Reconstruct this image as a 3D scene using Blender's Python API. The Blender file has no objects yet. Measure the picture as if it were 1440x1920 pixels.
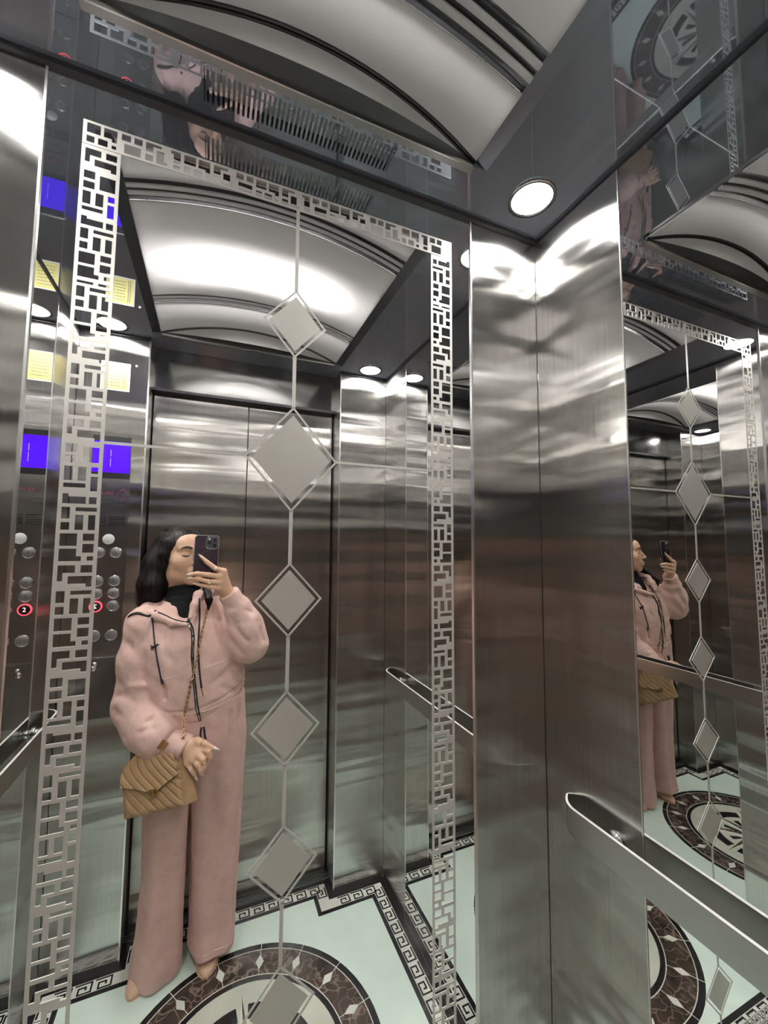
import bpy, bmesh, math, random
import numpy as np
from mathutils import Vector, Matrix
SC=bpy.context.scene; COL=SC.collection
random.seed(7)
# ------------------------------------------------------------------ camera, world, exposure
HC=1.508                      # camera (phone lens) height
D=0.8                         # distance from the lens to the decorated front wall
F_PX,YAW,PITCH,ROLL=764.10,0.39763,0.07624,0.00653
cam=bpy.data.cameras.new('camera'); camo=bpy.data.objects.new('camera',cam); COL.objects.link(camo)
cam.sensor_fit='VERTICAL'; cam.sensor_height=24.0; cam.lens=24.0*F_PX/1920.0; cam.clip_start=0.01
_f=Vector((math.sin(YAW)*math.cos(PITCH),math.cos(YAW)*math.cos(PITCH),math.sin(PITCH)))
_r=Vector((math.cos(YAW),-math.sin(YAW),0)); _u=_r.cross(_f)
_r2=_r*math.cos(ROLL)+_u*math.sin(ROLL); _u2=-_r*math.sin(ROLL)+_u*math.cos(ROLL)
camo.matrix_world=Matrix(((_r2.x,_u2.x,-_f.x,0),(_r2.y,_u2.y,-_f.y,0),(_r2.z,_u2.z,-_f.z,HC),(0,0,0,1)))
SC.camera=camo
w=bpy.data.worlds.new('world'); SC.world=w; w.use_nodes=True
w.node_tree.nodes['Background'].inputs[0].default_value=(.6,.65,.75,1)
w.node_tree.nodes['Background'].inputs[1].default_value=0.03
vs=SC.view_settings; SC.display_settings.display_device='sRGB'
vs.view_transform='Standard'; vs.look='None'; vs.gamma=1.0; vs.use_curve_mapping=False
vs.exposure=0.6
LAMP_W=120.0; TUBE_W=6.5; SPOT_W=7.0
SC.cycles.max_bounces=14; SC.cycles.glossy_bounces=10; SC.cycles.diffuse_bounces=5; SC.cycles.transmission_bounces=6
SC.cycles.sample_clamp_indirect=6.0; SC.cycles.blur_glossy=0.1
# ------------------------------------------------------------------ materials
def newmat(name):
    m=bpy.data.materials.new(name); m.use_nodes=True; nt=m.node_tree
    return m,nt,nt.nodes['Principled BSDF']
def N(nt,t,**k):
    n=nt.nodes.new(t)
    for a,b in k.items(): setattr(n,a,b)
    return n
def vec_scale(nt,s,src='Object'):
    if src=='Position': o=N(nt,'ShaderNodeNewGeometry').outputs['Position']
    else: o=N(nt,'ShaderNodeTexCoord').outputs['Object']
    m=N(nt,'ShaderNodeMapping'); m.inputs['Scale'].default_value=s; nt.links.new(o,m.inputs[0]); return m.outputs[0]
def noise(nt,s,scale=1,detail=2,rough=.5,src='Position'):
    n=N(nt,'ShaderNodeTexNoise'); n.inputs['Scale'].default_value=scale; n.inputs['Detail'].default_value=detail; n.inputs['Roughness'].default_value=rough
    nt.links.new(vec_scale(nt,s,src),n.inputs['Vector']); return n.outputs['Fac']
def ramp(nt,fac,stops):
    r=N(nt,'ShaderNodeValToRGB'); e=r.color_ramp.elements
    while len(e)<len(stops): e.new(.5)
    for q,(p,c) in zip(e,stops): q.position=p; q.color=(*c,1)
    nt.links.new(fac,r.inputs[0]); return r.outputs[0]
def bump(nt,h,dist,strength=1,prev=None):
    b=N(nt,'ShaderNodeBump'); b.inputs['Distance'].default_value=dist; b.inputs['Strength'].default_value=strength
    nt.links.new(h,b.inputs['Height'])
    if prev is not None: nt.links.new(prev,b.inputs['Normal'])
    return b.outputs[0]
def plain(name,col,rough=.5,metal=0,spec=.5,emit=None,es=0,sheen=0):
    m,nt,p=newmat(name); p.inputs['Base Color'].default_value=(*col,1); p.inputs['Roughness'].default_value=rough
    p.inputs['Metallic'].default_value=metal; p.inputs['Specular IOR Level'].default_value=spec
    if emit: p.inputs['Emission Color'].default_value=(*emit,1); p.inputs['Emission Strength'].default_value=es
    if sheen: p.inputs['Sheen Weight'].default_value=sheen
    return m
def brushed(name,col,rough=.26,aniso=.95,wave=.0016,grain=.00008):
    m,nt,p=newmat(name); p.inputs['Metallic'].default_value=1
    L=nt.links.new
    st=noise(nt,(260,260,4),1,3,.6)
    c=ramp(nt,st,[(.25,tuple(x*.82 for x in col)),(.75,col)]); L(c,p.inputs['Base Color'])
    p.inputs['Roughness'].default_value=rough; p.inputs['Anisotropic'].default_value=aniso
    g=N(nt,'ShaderNodeNewGeometry'); cr=N(nt,'ShaderNodeVectorMath',operation='CROSS_PRODUCT'); cr.inputs[1].default_value=(0,0,1)
    L(g.outputs['Normal'],cr.inputs[0]); L(cr.outputs[0],p.inputs['Tangent'])
    wv=noise(nt,(.8,.8,9.0),1,1.5,.4)
    b=bump(nt,wv,wave*8,1)
    b=bump(nt,st,grain,1,b)
    L(b,p.inputs['Normal'])
    return m
def polished(name,col,rough=.02,wave=.0,haze=0,metal=1):
    m,nt,p=newmat(name); p.inputs['Metallic'].default_value=metal; L=nt.links.new
    n=noise(nt,(3,3,3),1,4,.6)
    c=ramp(nt,n,[(.3,tuple(x*.94 for x in col)),(.7,col)]); L(c,p.inputs['Base Color'])
    sp=noise(nt,(9,9,9),1,6,.7)
    mr=N(nt,'ShaderNodeMapRange'); L(sp,mr.inputs[0]); mr.inputs[1].default_value=.35; mr.inputs[2].default_value=.75
    mr.inputs[3].default_value=rough; mr.inputs[4].default_value=rough*1.9+haze; L(mr.outputs[0],p.inputs['Roughness'])
    if wave: L(bump(nt,noise(nt,(2,2,2),1,1),wave),p.inputs['Normal'])
    return m
M={}
M['brushed']=brushed('brushed_steel',(.63,.62,.60),rough=.21,aniso=.99)
M['door']=brushed('door_steel',(.57,.555,.53),rough=.20,aniso=.99,wave=.0012)
M['mirror']=polished('mirror_steel',(.80,.80,.79),.006)
M['ceil']=polished('ceiling_steel',(.41,.45,.54),.012,metal=.78)  # bluish, partly non-metal colour stands in for flare haze
M['darkstrip']=polished('dark_strip_steel',(.17,.175,.19),.08)
M['sidefascia']=plain('side_fascia_steel',(.22,.24,.29),.22,1)
M['transom']=polished('transom_steel',(.40,.40,.40),.10)
M['fascia']=plain('dark_fascia',(.10,.10,.11),.35,1)
M['satin']=plain('satin_steel',(.46,.47,.48),.38,1)
M['edge']=plain('bright_edge_steel',(.85,.85,.84),.25,1)
M['chrome']=plain('chrome',(.86,.86,.86),.07,1)
M['gap']=plain('dark_gap',(.05,.05,.055),.4)
M['etch']=plain('frosted_etching',(.74,.725,.69),.42,.55)
M['fill']=plain('frosted_diamond',(.66,.65,.61),.4,.55)
M['railglint']=plain('rail_top_glint',(.92,.92,.91),.3,.25)
M['rail']=plain('rail_steel',(.60,.59,.565),.30,1)
M['black']=plain('black_plastic',(.012,.012,.014),.3)
M['copplate']=brushed('cop_steel',(.42,.415,.41),rough=.22,aniso=.5,wave=.0004)
M['screen']=plain('blue_screen',(.02,.0,.2),.2,0,.4,(.06,.0,1.0),1.0)
M['screenmark']=plain('screen_mark',(.5,.5,.9),.3,0,.4,(.28,.22,1),.9)
M['glyph']=plain('engraved_glyph',(.10,.10,.11),.5)
M['redlit']=plain('red_lit',(.6,.03,.05),.3,0,.4,(1,.06,.10),1.6)
M['whitelit']=plain('pale_lit',(.9,.5,.5),.3,0,.4,(1,.6,.6),1.5)
M['milk']=plain('milky_lens',(.78,.8,.77),.35)
M['redink']=plain('red_print',(.30,.05,.07),.6)
M['ink']=plain('dark_print',(.06,.06,.07),.6)
M['yellow']=plain('yellow_paper',(.48,.415,.13),.7)
M['paper']=plain('white_paper',(.72,.72,.70),.7)
M['sheet']=plain('notice_sheet',(.50,.50,.485),.7)
M['lamp']=plain('lamp_lens',(1,1,1),.5,0,.3,(1,.975,.93),LAMP_W)
def stone(name,stops,scale,rough,detail=5,vein=None):
    m,nt,p=newmat(name); L=nt.links.new
    n=noise(nt,(1,1,1),scale,detail,.62); c=ramp(nt,n,stops)
    if vein:
        v=N(nt,'ShaderNodeTexVoronoi',feature='DISTANCE_TO_EDGE'); v.inputs['Scale'].default_value=vein[0]
        ad=N(nt,'ShaderNodeVectorMath',operation='ADD'); 
        nn=N(nt,'ShaderNodeTexNoise'); nn.inputs['Scale'].default_value=vein[0]*.6; L(vec_scale(nt,(1,1,1),'Position'),nn.inputs['Vector'])
        sc=N(nt,'ShaderNodeVectorMath',operation='SCALE'); sc.inputs['Scale'].default_value=.17; L(nn.outputs['Color'],sc.inputs[0])
        L(vec_scale(nt,(1,1,1),'Position'),ad.inputs[0]); L(sc.outputs[0],ad.inputs[1]); L(ad.outputs[0],v.inputs['Vector'])
        f=ramp(nt,v.outputs['Distance'],[(0,(1,1,1)),(vein[1],(0,0,0))])
        mx=N(nt,'ShaderNodeMix',data_type='RGBA'); L(f,mx.inputs[0]); L(c,mx.inputs[6]); mx.inputs[7].default_value=(*vein[2],1); c=mx.outputs[2]
        md=noise(nt,(1,1,1),14,2)
        ml=N(nt,'ShaderNodeMath',operation='MULTIPLY'); L(f,ml.inputs[0]); L(md,ml.inputs[1]); L(ml.outputs[0],mx.inputs[0])
    L(c,p.inputs['Base Color']); p.inputs['Roughness'].default_value=rough; p.inputs['Specular IOR Level'].default_value=.5
    return m
M['floor']=stone('pale_green_stone',[(.3,(.69,.86,.775)),(.7,(.77,.92,.84))],5,.2)
M['dkmarble']=stone('dark_brown_marble',[(.3,(.018,.013,.011)),(.6,(.055,.04,.032)),(.8,(.16,.12,.09))],16,.15,5,(19,.06,(.36,.29,.235)))
M['blkstone']=stone('black_stone',[(.3,(.008,.008,.01)),(.8,(.02,.02,.022))],20,.15)
M['whstone']=stone('white_stone',[(.3,(.62,.66,.60)),(.7,(.74,.76,.70))],9,.2)
M['cream']=stone('cream_stone',[(.3,(.50,.55,.47)),(.7,(.64,.67,.58))],9,.2)
# vault panel: white translucent sheet
m,nt,p=newmat('opal_panel'); L=nt.links.new
nt.nodes.remove(p); tr=N(nt,'ShaderNodeBsdfTranslucent'); df=N(nt,'ShaderNodeBsdfPrincipled'); df.inputs['Base Color'].default_value=(.62,.62,.64,1); df.inputs['Roughness'].default_value=.45
tr.inputs[0].default_value=(.82,.81,.80,1); mx=N(nt,'ShaderNodeMixShader'); mx.inputs[0].default_value=.5
L(df.outputs[0],mx.inputs[1]); L(tr.outputs[0],mx.inputs[2]); L(mx.outputs[0],nt.nodes['Material Output'].inputs[0]); M['opal']=m
M['whitepanel']=plain('white_end_panel',(.62,.62,.66),.5)
# ------------------------------------------------------------------ mesh helpers
class MB:
    def __init__(s): s.v=[]; s.f=[]
    def box(s,x0,x1,y0,y1,z0,z1):
        b=len(s.v); s.v+=[(x,y,z) for z in(z0,z1) for y in(y0,y1) for x in(x0,x1)]
        s.f+=[tuple(b+i for i in q) for q in((0,2,3,1),(4,5,7,6),(0,1,5,4),(2,6,7,3),(0,4,6,2),(1,3,7,5))]; return s
    def prism(s,pts,fn,t0,t1):          # pts 2D counter-clockwise polygon, fn(a,b,t)->xyz
        b=len(s.v); n=len(pts); s.v+=[fn(p[0],p[1],t0) for p in pts]+[fn(p[0],p[1],t1) for p in pts]
        s.f.append(tuple(range(b+n-1,b-1,-1))); s.f.append(tuple(range(b+n,b+2*n)))
        for i in range(n): j=(i+1)%n; s.f.append((b+i,b+j,b+n+j,b+n+i))
        return s
    def grid(s,fn,nu,nv,closeu=False):
        b=len(s.v)
        for i in range(nu):
            for j in range(nv): s.v.append(tuple(fn(i,j)))
        for i in range(nu if closeu else nu-1):
            for j in range(nv-1):
                a=b+i*nv+j; c=b+((i+1)%nu)*nv+j; s.f.append((a,c,c+1,a+1))
        return s
    def tube(s,pts,r,n=8,caps=True):
        pts=[Vector(p) for p in pts]; b=len(s.v); up=None; m=len(pts)
        rr=r if isinstance(r,(list,tuple)) else [r]*m
        for i,p in enumerate(pts):
            t=(pts[min(i+1,m-1)]-pts[max(i-1,0)]).normalized()
            if up is None:
                up=t.orthogonal().normalized()
            else:
                up=(up-t*up.dot(t)); up=up.normalized() if up.length>1e-6 else t.orthogonal().normalized()
            q=t.cross(up)
            for k in range(n):
                a=2*math.pi*k/n; s.v.append(tuple(p+(up*math.cos(a)+q*math.sin(a))*rr[i]))
        for i in range(m-1):
            for k in range(n):
                k2=(k+1)%n; s.f.append((b+i*n+k,b+i*n+k2,b+(i+1)*n+k2,b+(i+1)*n+k))
        if caps: s.f.append(tuple(b+k for k in range(n-1,-1,-1))); s.f.append(tuple(b+(m-1)*n+k for k in range(n)))
        return s
    def revolve(s,prof,c,axis='z',n=24):  # prof [(r,h)] outward
        b=len(s.v); A={'z':lambda a,h,r:(c[0]+r*math.cos(a),c[1]+r*math.sin(a),c[2]+h),'y':lambda a,h,r:(c[0]+r*math.cos(a),c[1]+h,c[2]+r*math.sin(a))}[axis]
        m=len(prof)
        for k in range(n):
            for r,h in prof: s.v.append(A(2*math.pi*k/n,h,r))
        for k in range(n):
            k2=(k+1)%n
            for j in range(m-1): s.f.append((b+k*m+j,b+k2*m+j,b+k2*m+j+1,b+k*m+j+1))
        return s
    def build(s,name,mat,parent=None,smooth=False,fix=True):
        me=bpy.data.meshes.new(name); me.from_pydata(s.v,[],s.f)
        if fix:
            bm=bmesh.new(); bm.from_mesh(me); bmesh.ops.recalc_face_normals(bm,faces=bm.faces); bm.to_mesh(me); bm.free()
        if smooth: me.polygons.foreach_set('use_smooth',[True]*len(me.polygons))
        me.materials.append(mat); o=bpy.data.objects.new(name,me); COL.objects.link(o)
        if parent is not None:
            o.parent=parent; o.matrix_parent_inverse=Matrix.Translation(-parent.location) if parent.parent is None else Matrix.Identity(4)
        return o
def root_loc(o):
    l=Vector((0,0,0))
    while o is not None:
        l=l+o.location if o.parent is None else l
        o=o.parent
    return l
def inst(src,name,loc,parent,rotz=0):
    o=src.copy(); o.name=name; COL.objects.link(o); o.parent=parent
    o.matrix_parent_inverse=Matrix.Identity(4); o.location=loc; o.rotation_euler=(0,0,rotz); return o
def tag(o,label=None,cat=None,group=None,kind=None):
    if label: o['label']=label
    if cat: o['category']=cat
    if group: o['group']=group
    if kind: o['kind']=kind
    return o
def empty(name,loc=(0,0,0),label=None,cat=None,group=None,kind=None):
    o=bpy.data.objects.new(name,None); COL.objects.link(o); o.location=loc; o.empty_display_size=.05
    return tag(o,label,cat,group,kind)
def bevel(o,w=.002,seg=2):
    md=o.modifiers.new('bevel','BEVEL'); md.width=w; md.segments=seg; md.limit_method='ANGLE'; return o
def Zd(z): return HC+z*D
# ------------------------------------------------------------------ room dimensions (metres)
XL,XR=-.488,.767; YF=.8; YB=1.811; YD=1.925; YRB=-.211; YRD=-.33
XC=.1395; OX0,OX1=-.253,.534           # door opening
ML,MR=-.282,.561                         # opening of the decorated front mirror
ZC=Zd(1.01); ZDOOR=Zd(.80)
# ------------------------------------------------------------------ floor
fl=MB().box(XL-.02,XR+.02,YRD-.1,YD+.12,-.06,0).build('floor',M['floor']); tag(fl,'pale green stone lift floor with inlaid border and round medallion',kind='structure')
FLZ=.0008
def flat(mb,pts,z0=-.004,z1=FLZ): return mb.prism(pts,lambda a,b,t:(a,b,t),z0,z1)
def rect(mb,x0,x1,y0,y1,z1=FLZ): mb.box(min(x0,x1),max(x0,x1),min(y0,y1),max(y0,y1),-.004,z1)
def pol(c,r,a): return (c[0]+r*math.cos(a),c[1]+r*math.sin(a))
def ring(mb,c,r0,r1,a0,a1,n,z1=FLZ):
    flat(mb,[pol(c,r1,a0+(a1-a0)*i/n) for i in range(n+1)]+[pol(c,r0,a1-(a1-a0)*i/n) for i in range(n+1)],z1=z1)
def medallion(c):
    R=.403; T=2*math.pi
    mb=MB(); [ring(mb,c,R-.020,R,T*i/8,T*(i+1)/8,8) for i in range(8)]; mb.build('black_ring_inlay',M['blkstone'],fl)
    mb=MB(); [ring(mb,c,R-.130,R-.113,T*i/8,T*(i+1)/8,8) for i in range(8)]; mb.build('black_ring_inlay',M['blkstone'],fl)
    mb=MB(); [ring(mb,c,.002,R-.130,T*i/8,T*(i+1)/8,8,z1=FLZ*.5) for i in range(8)]; mb.build('cream_disc_inlay',M['cream'],fl)
    for ra in (R-.0215,R-.1115):
        mb=MB(); [ring(mb,c,ra-.0015,ra+.0015,T*i/8,T*(i+1)/8,8) for i in range(8)]; mb.build('white_line_inlay',M['whstone'],fl)
    for i in range(16):
        a=T*(i+.5)/16-.02; g=.003
        mb=MB(); ring(mb,c,R-.110,R-.023,a+g,a+T/16-g,6); mb.build('marble_ring_tile',M['dkmarble'],fl)
        mb=MB(); am=a; rm=R-.0665
        ring(mb,c,R-.110,R-.0,a-.0028,a+.0028,1,z1=FLZ*1.2); mb.build('white_line_inlay',M['whstone'],fl)
        mb=MB(); flat(mb,[pol(c,rm-.027,am),pol(c,rm,am+.042),pol(c,rm+.027,am),pol(c,rm,am-.042)][::-1],z1=FLZ*1.6); mb.build('white_diamond_tile',M['whstone'],fl)
    for i in range(8):                       # black arc stones and the compass star
        a=T*(i+.5)/8-.02
        mb=MB(); ring(mb,c,.160,.205,a-.30,a+.30,6,z1=FLZ*.9); mb.build('black_arc_tile',M['blkstone'],fl)
        b=a-T/16; tip=.255 if i%2 else .235; wd=.075 if i%2 else .055
        mb=MB(); flat(mb,[pol(c,.03,b),pol(c,tip,b),pol(c,wd,b+T/16)][::-1],z1=FLZ*1.4); mb.build('white_star_point',M['whstone'],fl)
        mb=MB(); flat(mb,[pol(c,.03,b),pol(c,wd,b-T/16),pol(c,tip,b)][::-1],z1=FLZ*1.4); mb.build('marble_star_point',M['dkmarble'],fl)
        mb=MB(); flat(mb,[pol(c,.06,a-.10),pol(c,.13,a-.10),pol(c,.13,a+.10),pol(c,.06,a+.10)],z1=FLZ*1.1); mb.build('black_ray_tile',M['blkstone'],fl)
    mb=MB(); ring(mb,c,.024,.045,0,T,24,z1=FLZ*1.8); mb.build('black_ring_inlay',M['blkstone'],fl)
    mb=MB(); flat(mb,[pol(c,.024,T*i/20) for i in range(20)],z1=FLZ*1.8); mb.build('centre_disc_tile',M['dkmarble'],fl)
medallion((XC,1.305)); medallion((XC,.295))
# border: outer black, white strip with Greek keys, inner black line
PITCH_K=.058; KW=.044
kb=MB(); u=KW/7.
def kr(x0,x1,y0,y1): kb.box(x0*u,x1*u,y0*u,y1*u,-.001,FLZ*1.2)
for a in((.5,8.6,.4,1.3),(.5,1.4,1.3,6.6),(1.4,7.2,5.7,6.6),(6.3,7.2,2.4,5.7),(3.0,6.3,2.4,3.3),(3.0,3.9,3.3,4.6)): kr(*a)
key0=kb.build('greek_key_inlay',M['blkstone'],fl)
first=[True]
def key(x,y,rz):
    if first[0]:
        first[0]=False; key0.parent=fl; key0.matrix_parent_inverse=Matrix.Identity(4); key0.location=(x,y,0); key0.rotation_euler=(0,0,rz)
    else: inst(key0,'greek_key_inlay',(x,y,0),fl,rz)
def border(path):
    """path: closed rectilinear outline (counter-clockwise, inside to the left)"""
    n=len(path)
    def off(d):
        out=[]
        for i in range(n):
            p0,p1,p2=[Vector(path[(i+k)%n]) for k in(-1,0,1)]
            d1=(p1-p0).normalized(); d2=(p2-p1).normalized()
            n1=Vector((-d1.y,d1.x)); n2=Vector((-d2.y,d2.x)); out.append(p1+(n1+n2)*d)
        return out
    o=[off(d) for d in(0,.023,.067,.083)]
    for nm,a,b,mt,z in(('black_border_strip',0,1,'blkstone',FLZ),('white_border_strip',1,2,'whstone',FLZ*.8),('black_border_strip',2,3,'blkstone',FLZ)):
        for i in range(n):
            j=(i+1)%n; mb=MB(); flat(mb,[o[a][i],o[a][j],o[b][j],o[b][i]],z1=z); mb.build(nm,M[mt],fl)
    for i in range(n):
        j=(i+1)%n; A=o[1][i]; B=o[1][j]; dd=(B-A); Ln=dd.length; d=dd.normalized(); nn=Vector((-d.y,d.x))
        s0=0 if True else .0; k=max(1,int((Ln-.01)/PITCH_K)); st=(Ln-k*PITCH_K)/2
        for q in range(k):
            p=A+d*(st+q*PITCH_K); key(p.x,p.y,math.atan2(d.y,d.x))
YDb=1.900
border([(XL,YF+.002),(XR,YF+.002),(XR,YB),(OX1,YB),(OX1,YDb),(OX0,YDb),(OX0,YB),(XL,YB)])
border([(XR,YF-.002),(XL,YF-.002),(XL,YRB),(OX0,YRB),(OX0,YRB-.089),(OX1,YRB-.089),(OX1,YRB),(XR,YRB)])
sill=MB()
for k in range(5): sill.box(OX0,OX1,1.902+.012*k,1.909+.012*k,-.004,.0035)
sill.build('ribbed_door_sill',M['fascia'],fl)
# ------------------------------------------------------------------ walls
def panel(name,mt,x0,x1,y0,y1,z0,z1,parent,bv=.0012):
    return bevel(MB().box(x0,x1,y0,y1,z0,z1).build(name,M[mt],parent),bv,2)
ZT=ZC-.011            # top of the panels; dark recess above
def wall(name,label): return tag(empty(name,(0,0,0)),label,kind='structure')
wf=wall('wall_front','front lift wall with brushed steel side panels')
panel('steel_panel','brushed',XL,ML,YF-.002,YF+.002,.0,ZT,wf,.0008)
panel('steel_panel','brushed',MR,XR-.001,YF-.002,YF+.002,.0,ZT,wf,.0008)
MB().box(XL,XR,YF-.009,YF+.009,ZT+.002,ZC-.0004).build('dark_top_recess',M['gap'],wf)
MB().box(ML-.003,ML+.0008,YF-.004,YF+.004,0,ZT).build('bright_edge_trim',M['edge'],wf)
MB().box(MR-.0008,MR+.003,YF-.004,YF+.004,0,ZT).build('bright_edge_trim',M['edge'],wf)
# side walls: dark backing, steel panels, mirror panels are things of their own
S0,S1=.557,1.043; S2=1.582; R1=.017
def sidewall(name,x,sg,label):
    wl=wall(name,label)
    MB().box(*sorted((x+sg*.004,x+sg*.02)),YRB,YB+.02,0,ZC).build('dark_backing',M['gap'],wl)
    for (y0,y1) in((YRB,R1),(S0,YF-.0025),(YF+.0025,S1),(S2,YB)):
        panel('steel_panel','brushed',*sorted((x,x+sg*.004)),y0+.0008,y1-.0008,0,ZT,wl,.0006)
    for y in (R1,S0,S1,S2): MB().box(*sorted((x-sg*.0012,x+sg*.003)),y-.0011,y+.0011,0,ZT).build('bright_edge_trim',M['edge'],wl)
    return wl
wr=sidewall('wall_right',XR,1,'right lift wall with brushed steel corner strips')
wl=sidewall('wall_left',XL,-1,'left lift wall with brushed steel corner strips')
def mir(x,sg,y0,y1,label):
    o=bevel(MB().box(*sorted((x+sg*.0003,x+sg*.004)),y0+.0012,y1-.0012,0,ZT).build('mirror_panel',M['mirror']),.0008,1)
    return tag(o,label,'mirror')
mir(XR,1,R1,S0,'mirror-polished steel panel behind the nearest handrail, reflecting the woman from the side')
mir(XR,1,S1,S2,'narrow mirror panel behind the far handrail, between fretwork strip and grey corner column')
mir(XL,-1,S1,S2,'mirror panel on the left wall reflecting the control panel and its blue screen')
mir(XL,-1,R1,S0,'mirror panel on the left wall on the camera side of the front wall')
# door end (return panels, jambs, transom, sliding doors)
def door_end(wname,label,yb,yd,sg,dnum):
    wb=wall(wname,label)
    for x0,x1 in((XL,OX0),(OX1,XR)):
        panel('return_panel','brushed',x0+.001,x1,*sorted((yb,yb+sg*.004)),0,ZT,wb,.0008)
    for x,s2 in((OX0,-1),(OX1,1)):
        MB().box(*sorted((x,x+s2*.004)),*sorted((yb+sg*.004,yd+sg*.03)),0,ZC).build('door_jamb',M['brushed'],wb)
        MB().box(*sorted((x-s2*.0012,x+s2*.004)),*sorted((yb-sg*.0012,yb+sg*.003)),0,ZT).build('bright_edge_trim',M['edge'],wb)
    MB().box(OX0,OX1,*sorted((yd-sg*.035,yd-sg*.005)),ZDOOR,ZC-.001).build('transom_panel',M['transom'],wb)
    MB().box(OX0,OX1,*sorted((yd-sg*.036,yd+sg*.02)),ZDOOR-.012,ZDOOR-.001).build('transom_lip',M['fascia'],wb)
    MB().box(XL,XR,*sorted((yd+sg*.03,yd+sg*.05)),0,ZC).build('shaft_backing',M['gap'],wb)
    for a in((XL,OX0),(OX1,XR)): MB().box(a[0],a[1],*sorted((yb-sg*.006,yb+sg*.01)),ZT+.002,ZC-.0004).build('dark_top_recess',M['gap'],wb)
    d=tag(empty('door_%d'%dnum,(0,0,0)),'two brushed steel sliding door leaves',kind='structure')
    xm=.134
    for x0,x1 in((OX0+.006,xm-.0012),(xm+.0012,OX1-.008)):
        panel('door_leaf','door',x0,x1,*sorted((yd,yd+sg*.02)),.006,ZDOOR-.002,d,.0015)
    return wb
door_end('wall_back','far lift wall around the sliding doors',YB,YD,1,1)
door_end('wall_rear','near lift wall around the sliding doors behind the camera',YRB,YRD,-1,2)
# ------------------------------------------------------------------ ceiling: polished frame with a vaulted opal light in each half
ce=tag(empty('ceiling',(0,0,0)),'dark polished steel ceiling frame',kind='structure')
VX0,VX1=XC-.352,XC+.352
VR0,VR1=-.165,.680        # vault in the near half
VV0,VV1=.905,1.752        # vault in the far half
SX0,SX1=-.040,.318; SY=[(.708,.766),(.834,.892)]
def slab(x0,x1,y0,y1): MB().box(x0,x1,y0,y1,ZC,ZC+.004).build('ceiling_panel',M['ceil'],ce)
slab(XL-.01,VX0-.03,YRD-.05,YD+.05); slab(VX1+.03,XR+.01,YRD-.05,YD+.05)
slab(VX0-.03,VX1+.03,YRD-.05,VR0); slab(VX0-.03,VX1+.03,VV1,YD+.05)
slab(VX0-.03,SX0,VR1,VV0); slab(SX1,VX1+.03,VR1,VV0)
slab(SX0,SX1,VR1,SY[0][0]); slab(SX0,SX1,SY[0][1],SY[1][0]); slab(SX0,SX1,SY[1][1],VV0)
for (y0,y1),lab in zip(SY,('slotted air vent in the near ceiling just above the fretwork','slotted air vent seen in reflection under the dark ceiling joint')):
    v=empty('air_vent',(.14,(y0+y1)/2,ZC),lab,'vent')
    n=41; pt=(SX1-SX0)/n
    MB().box(SX0,SX1,y0,y1,ZC+.022,ZC+.026).build('duct',M['paper'],v)
    MB().box(SX0,SX1,*((y1-.002,y1) if y0<.8 else (y0,y0+.002)),ZC+.004,ZC+.022).build('duct_wall',M['gap'],v)
    sl=MB().box(-.0022,.0022,y0-(y0+y1)/2,y1-(y0+y1)/2,0,.004).build('slat',M['ceil'],v)
    for i in range(n+1):
        x=SX0+pt*i-.14
        if i==0: sl.matrix_parent_inverse=Matrix.Identity(4); sl.location=(x,0,0)
        else: inst(sl,'slat',(x,0,0),v)
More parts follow.
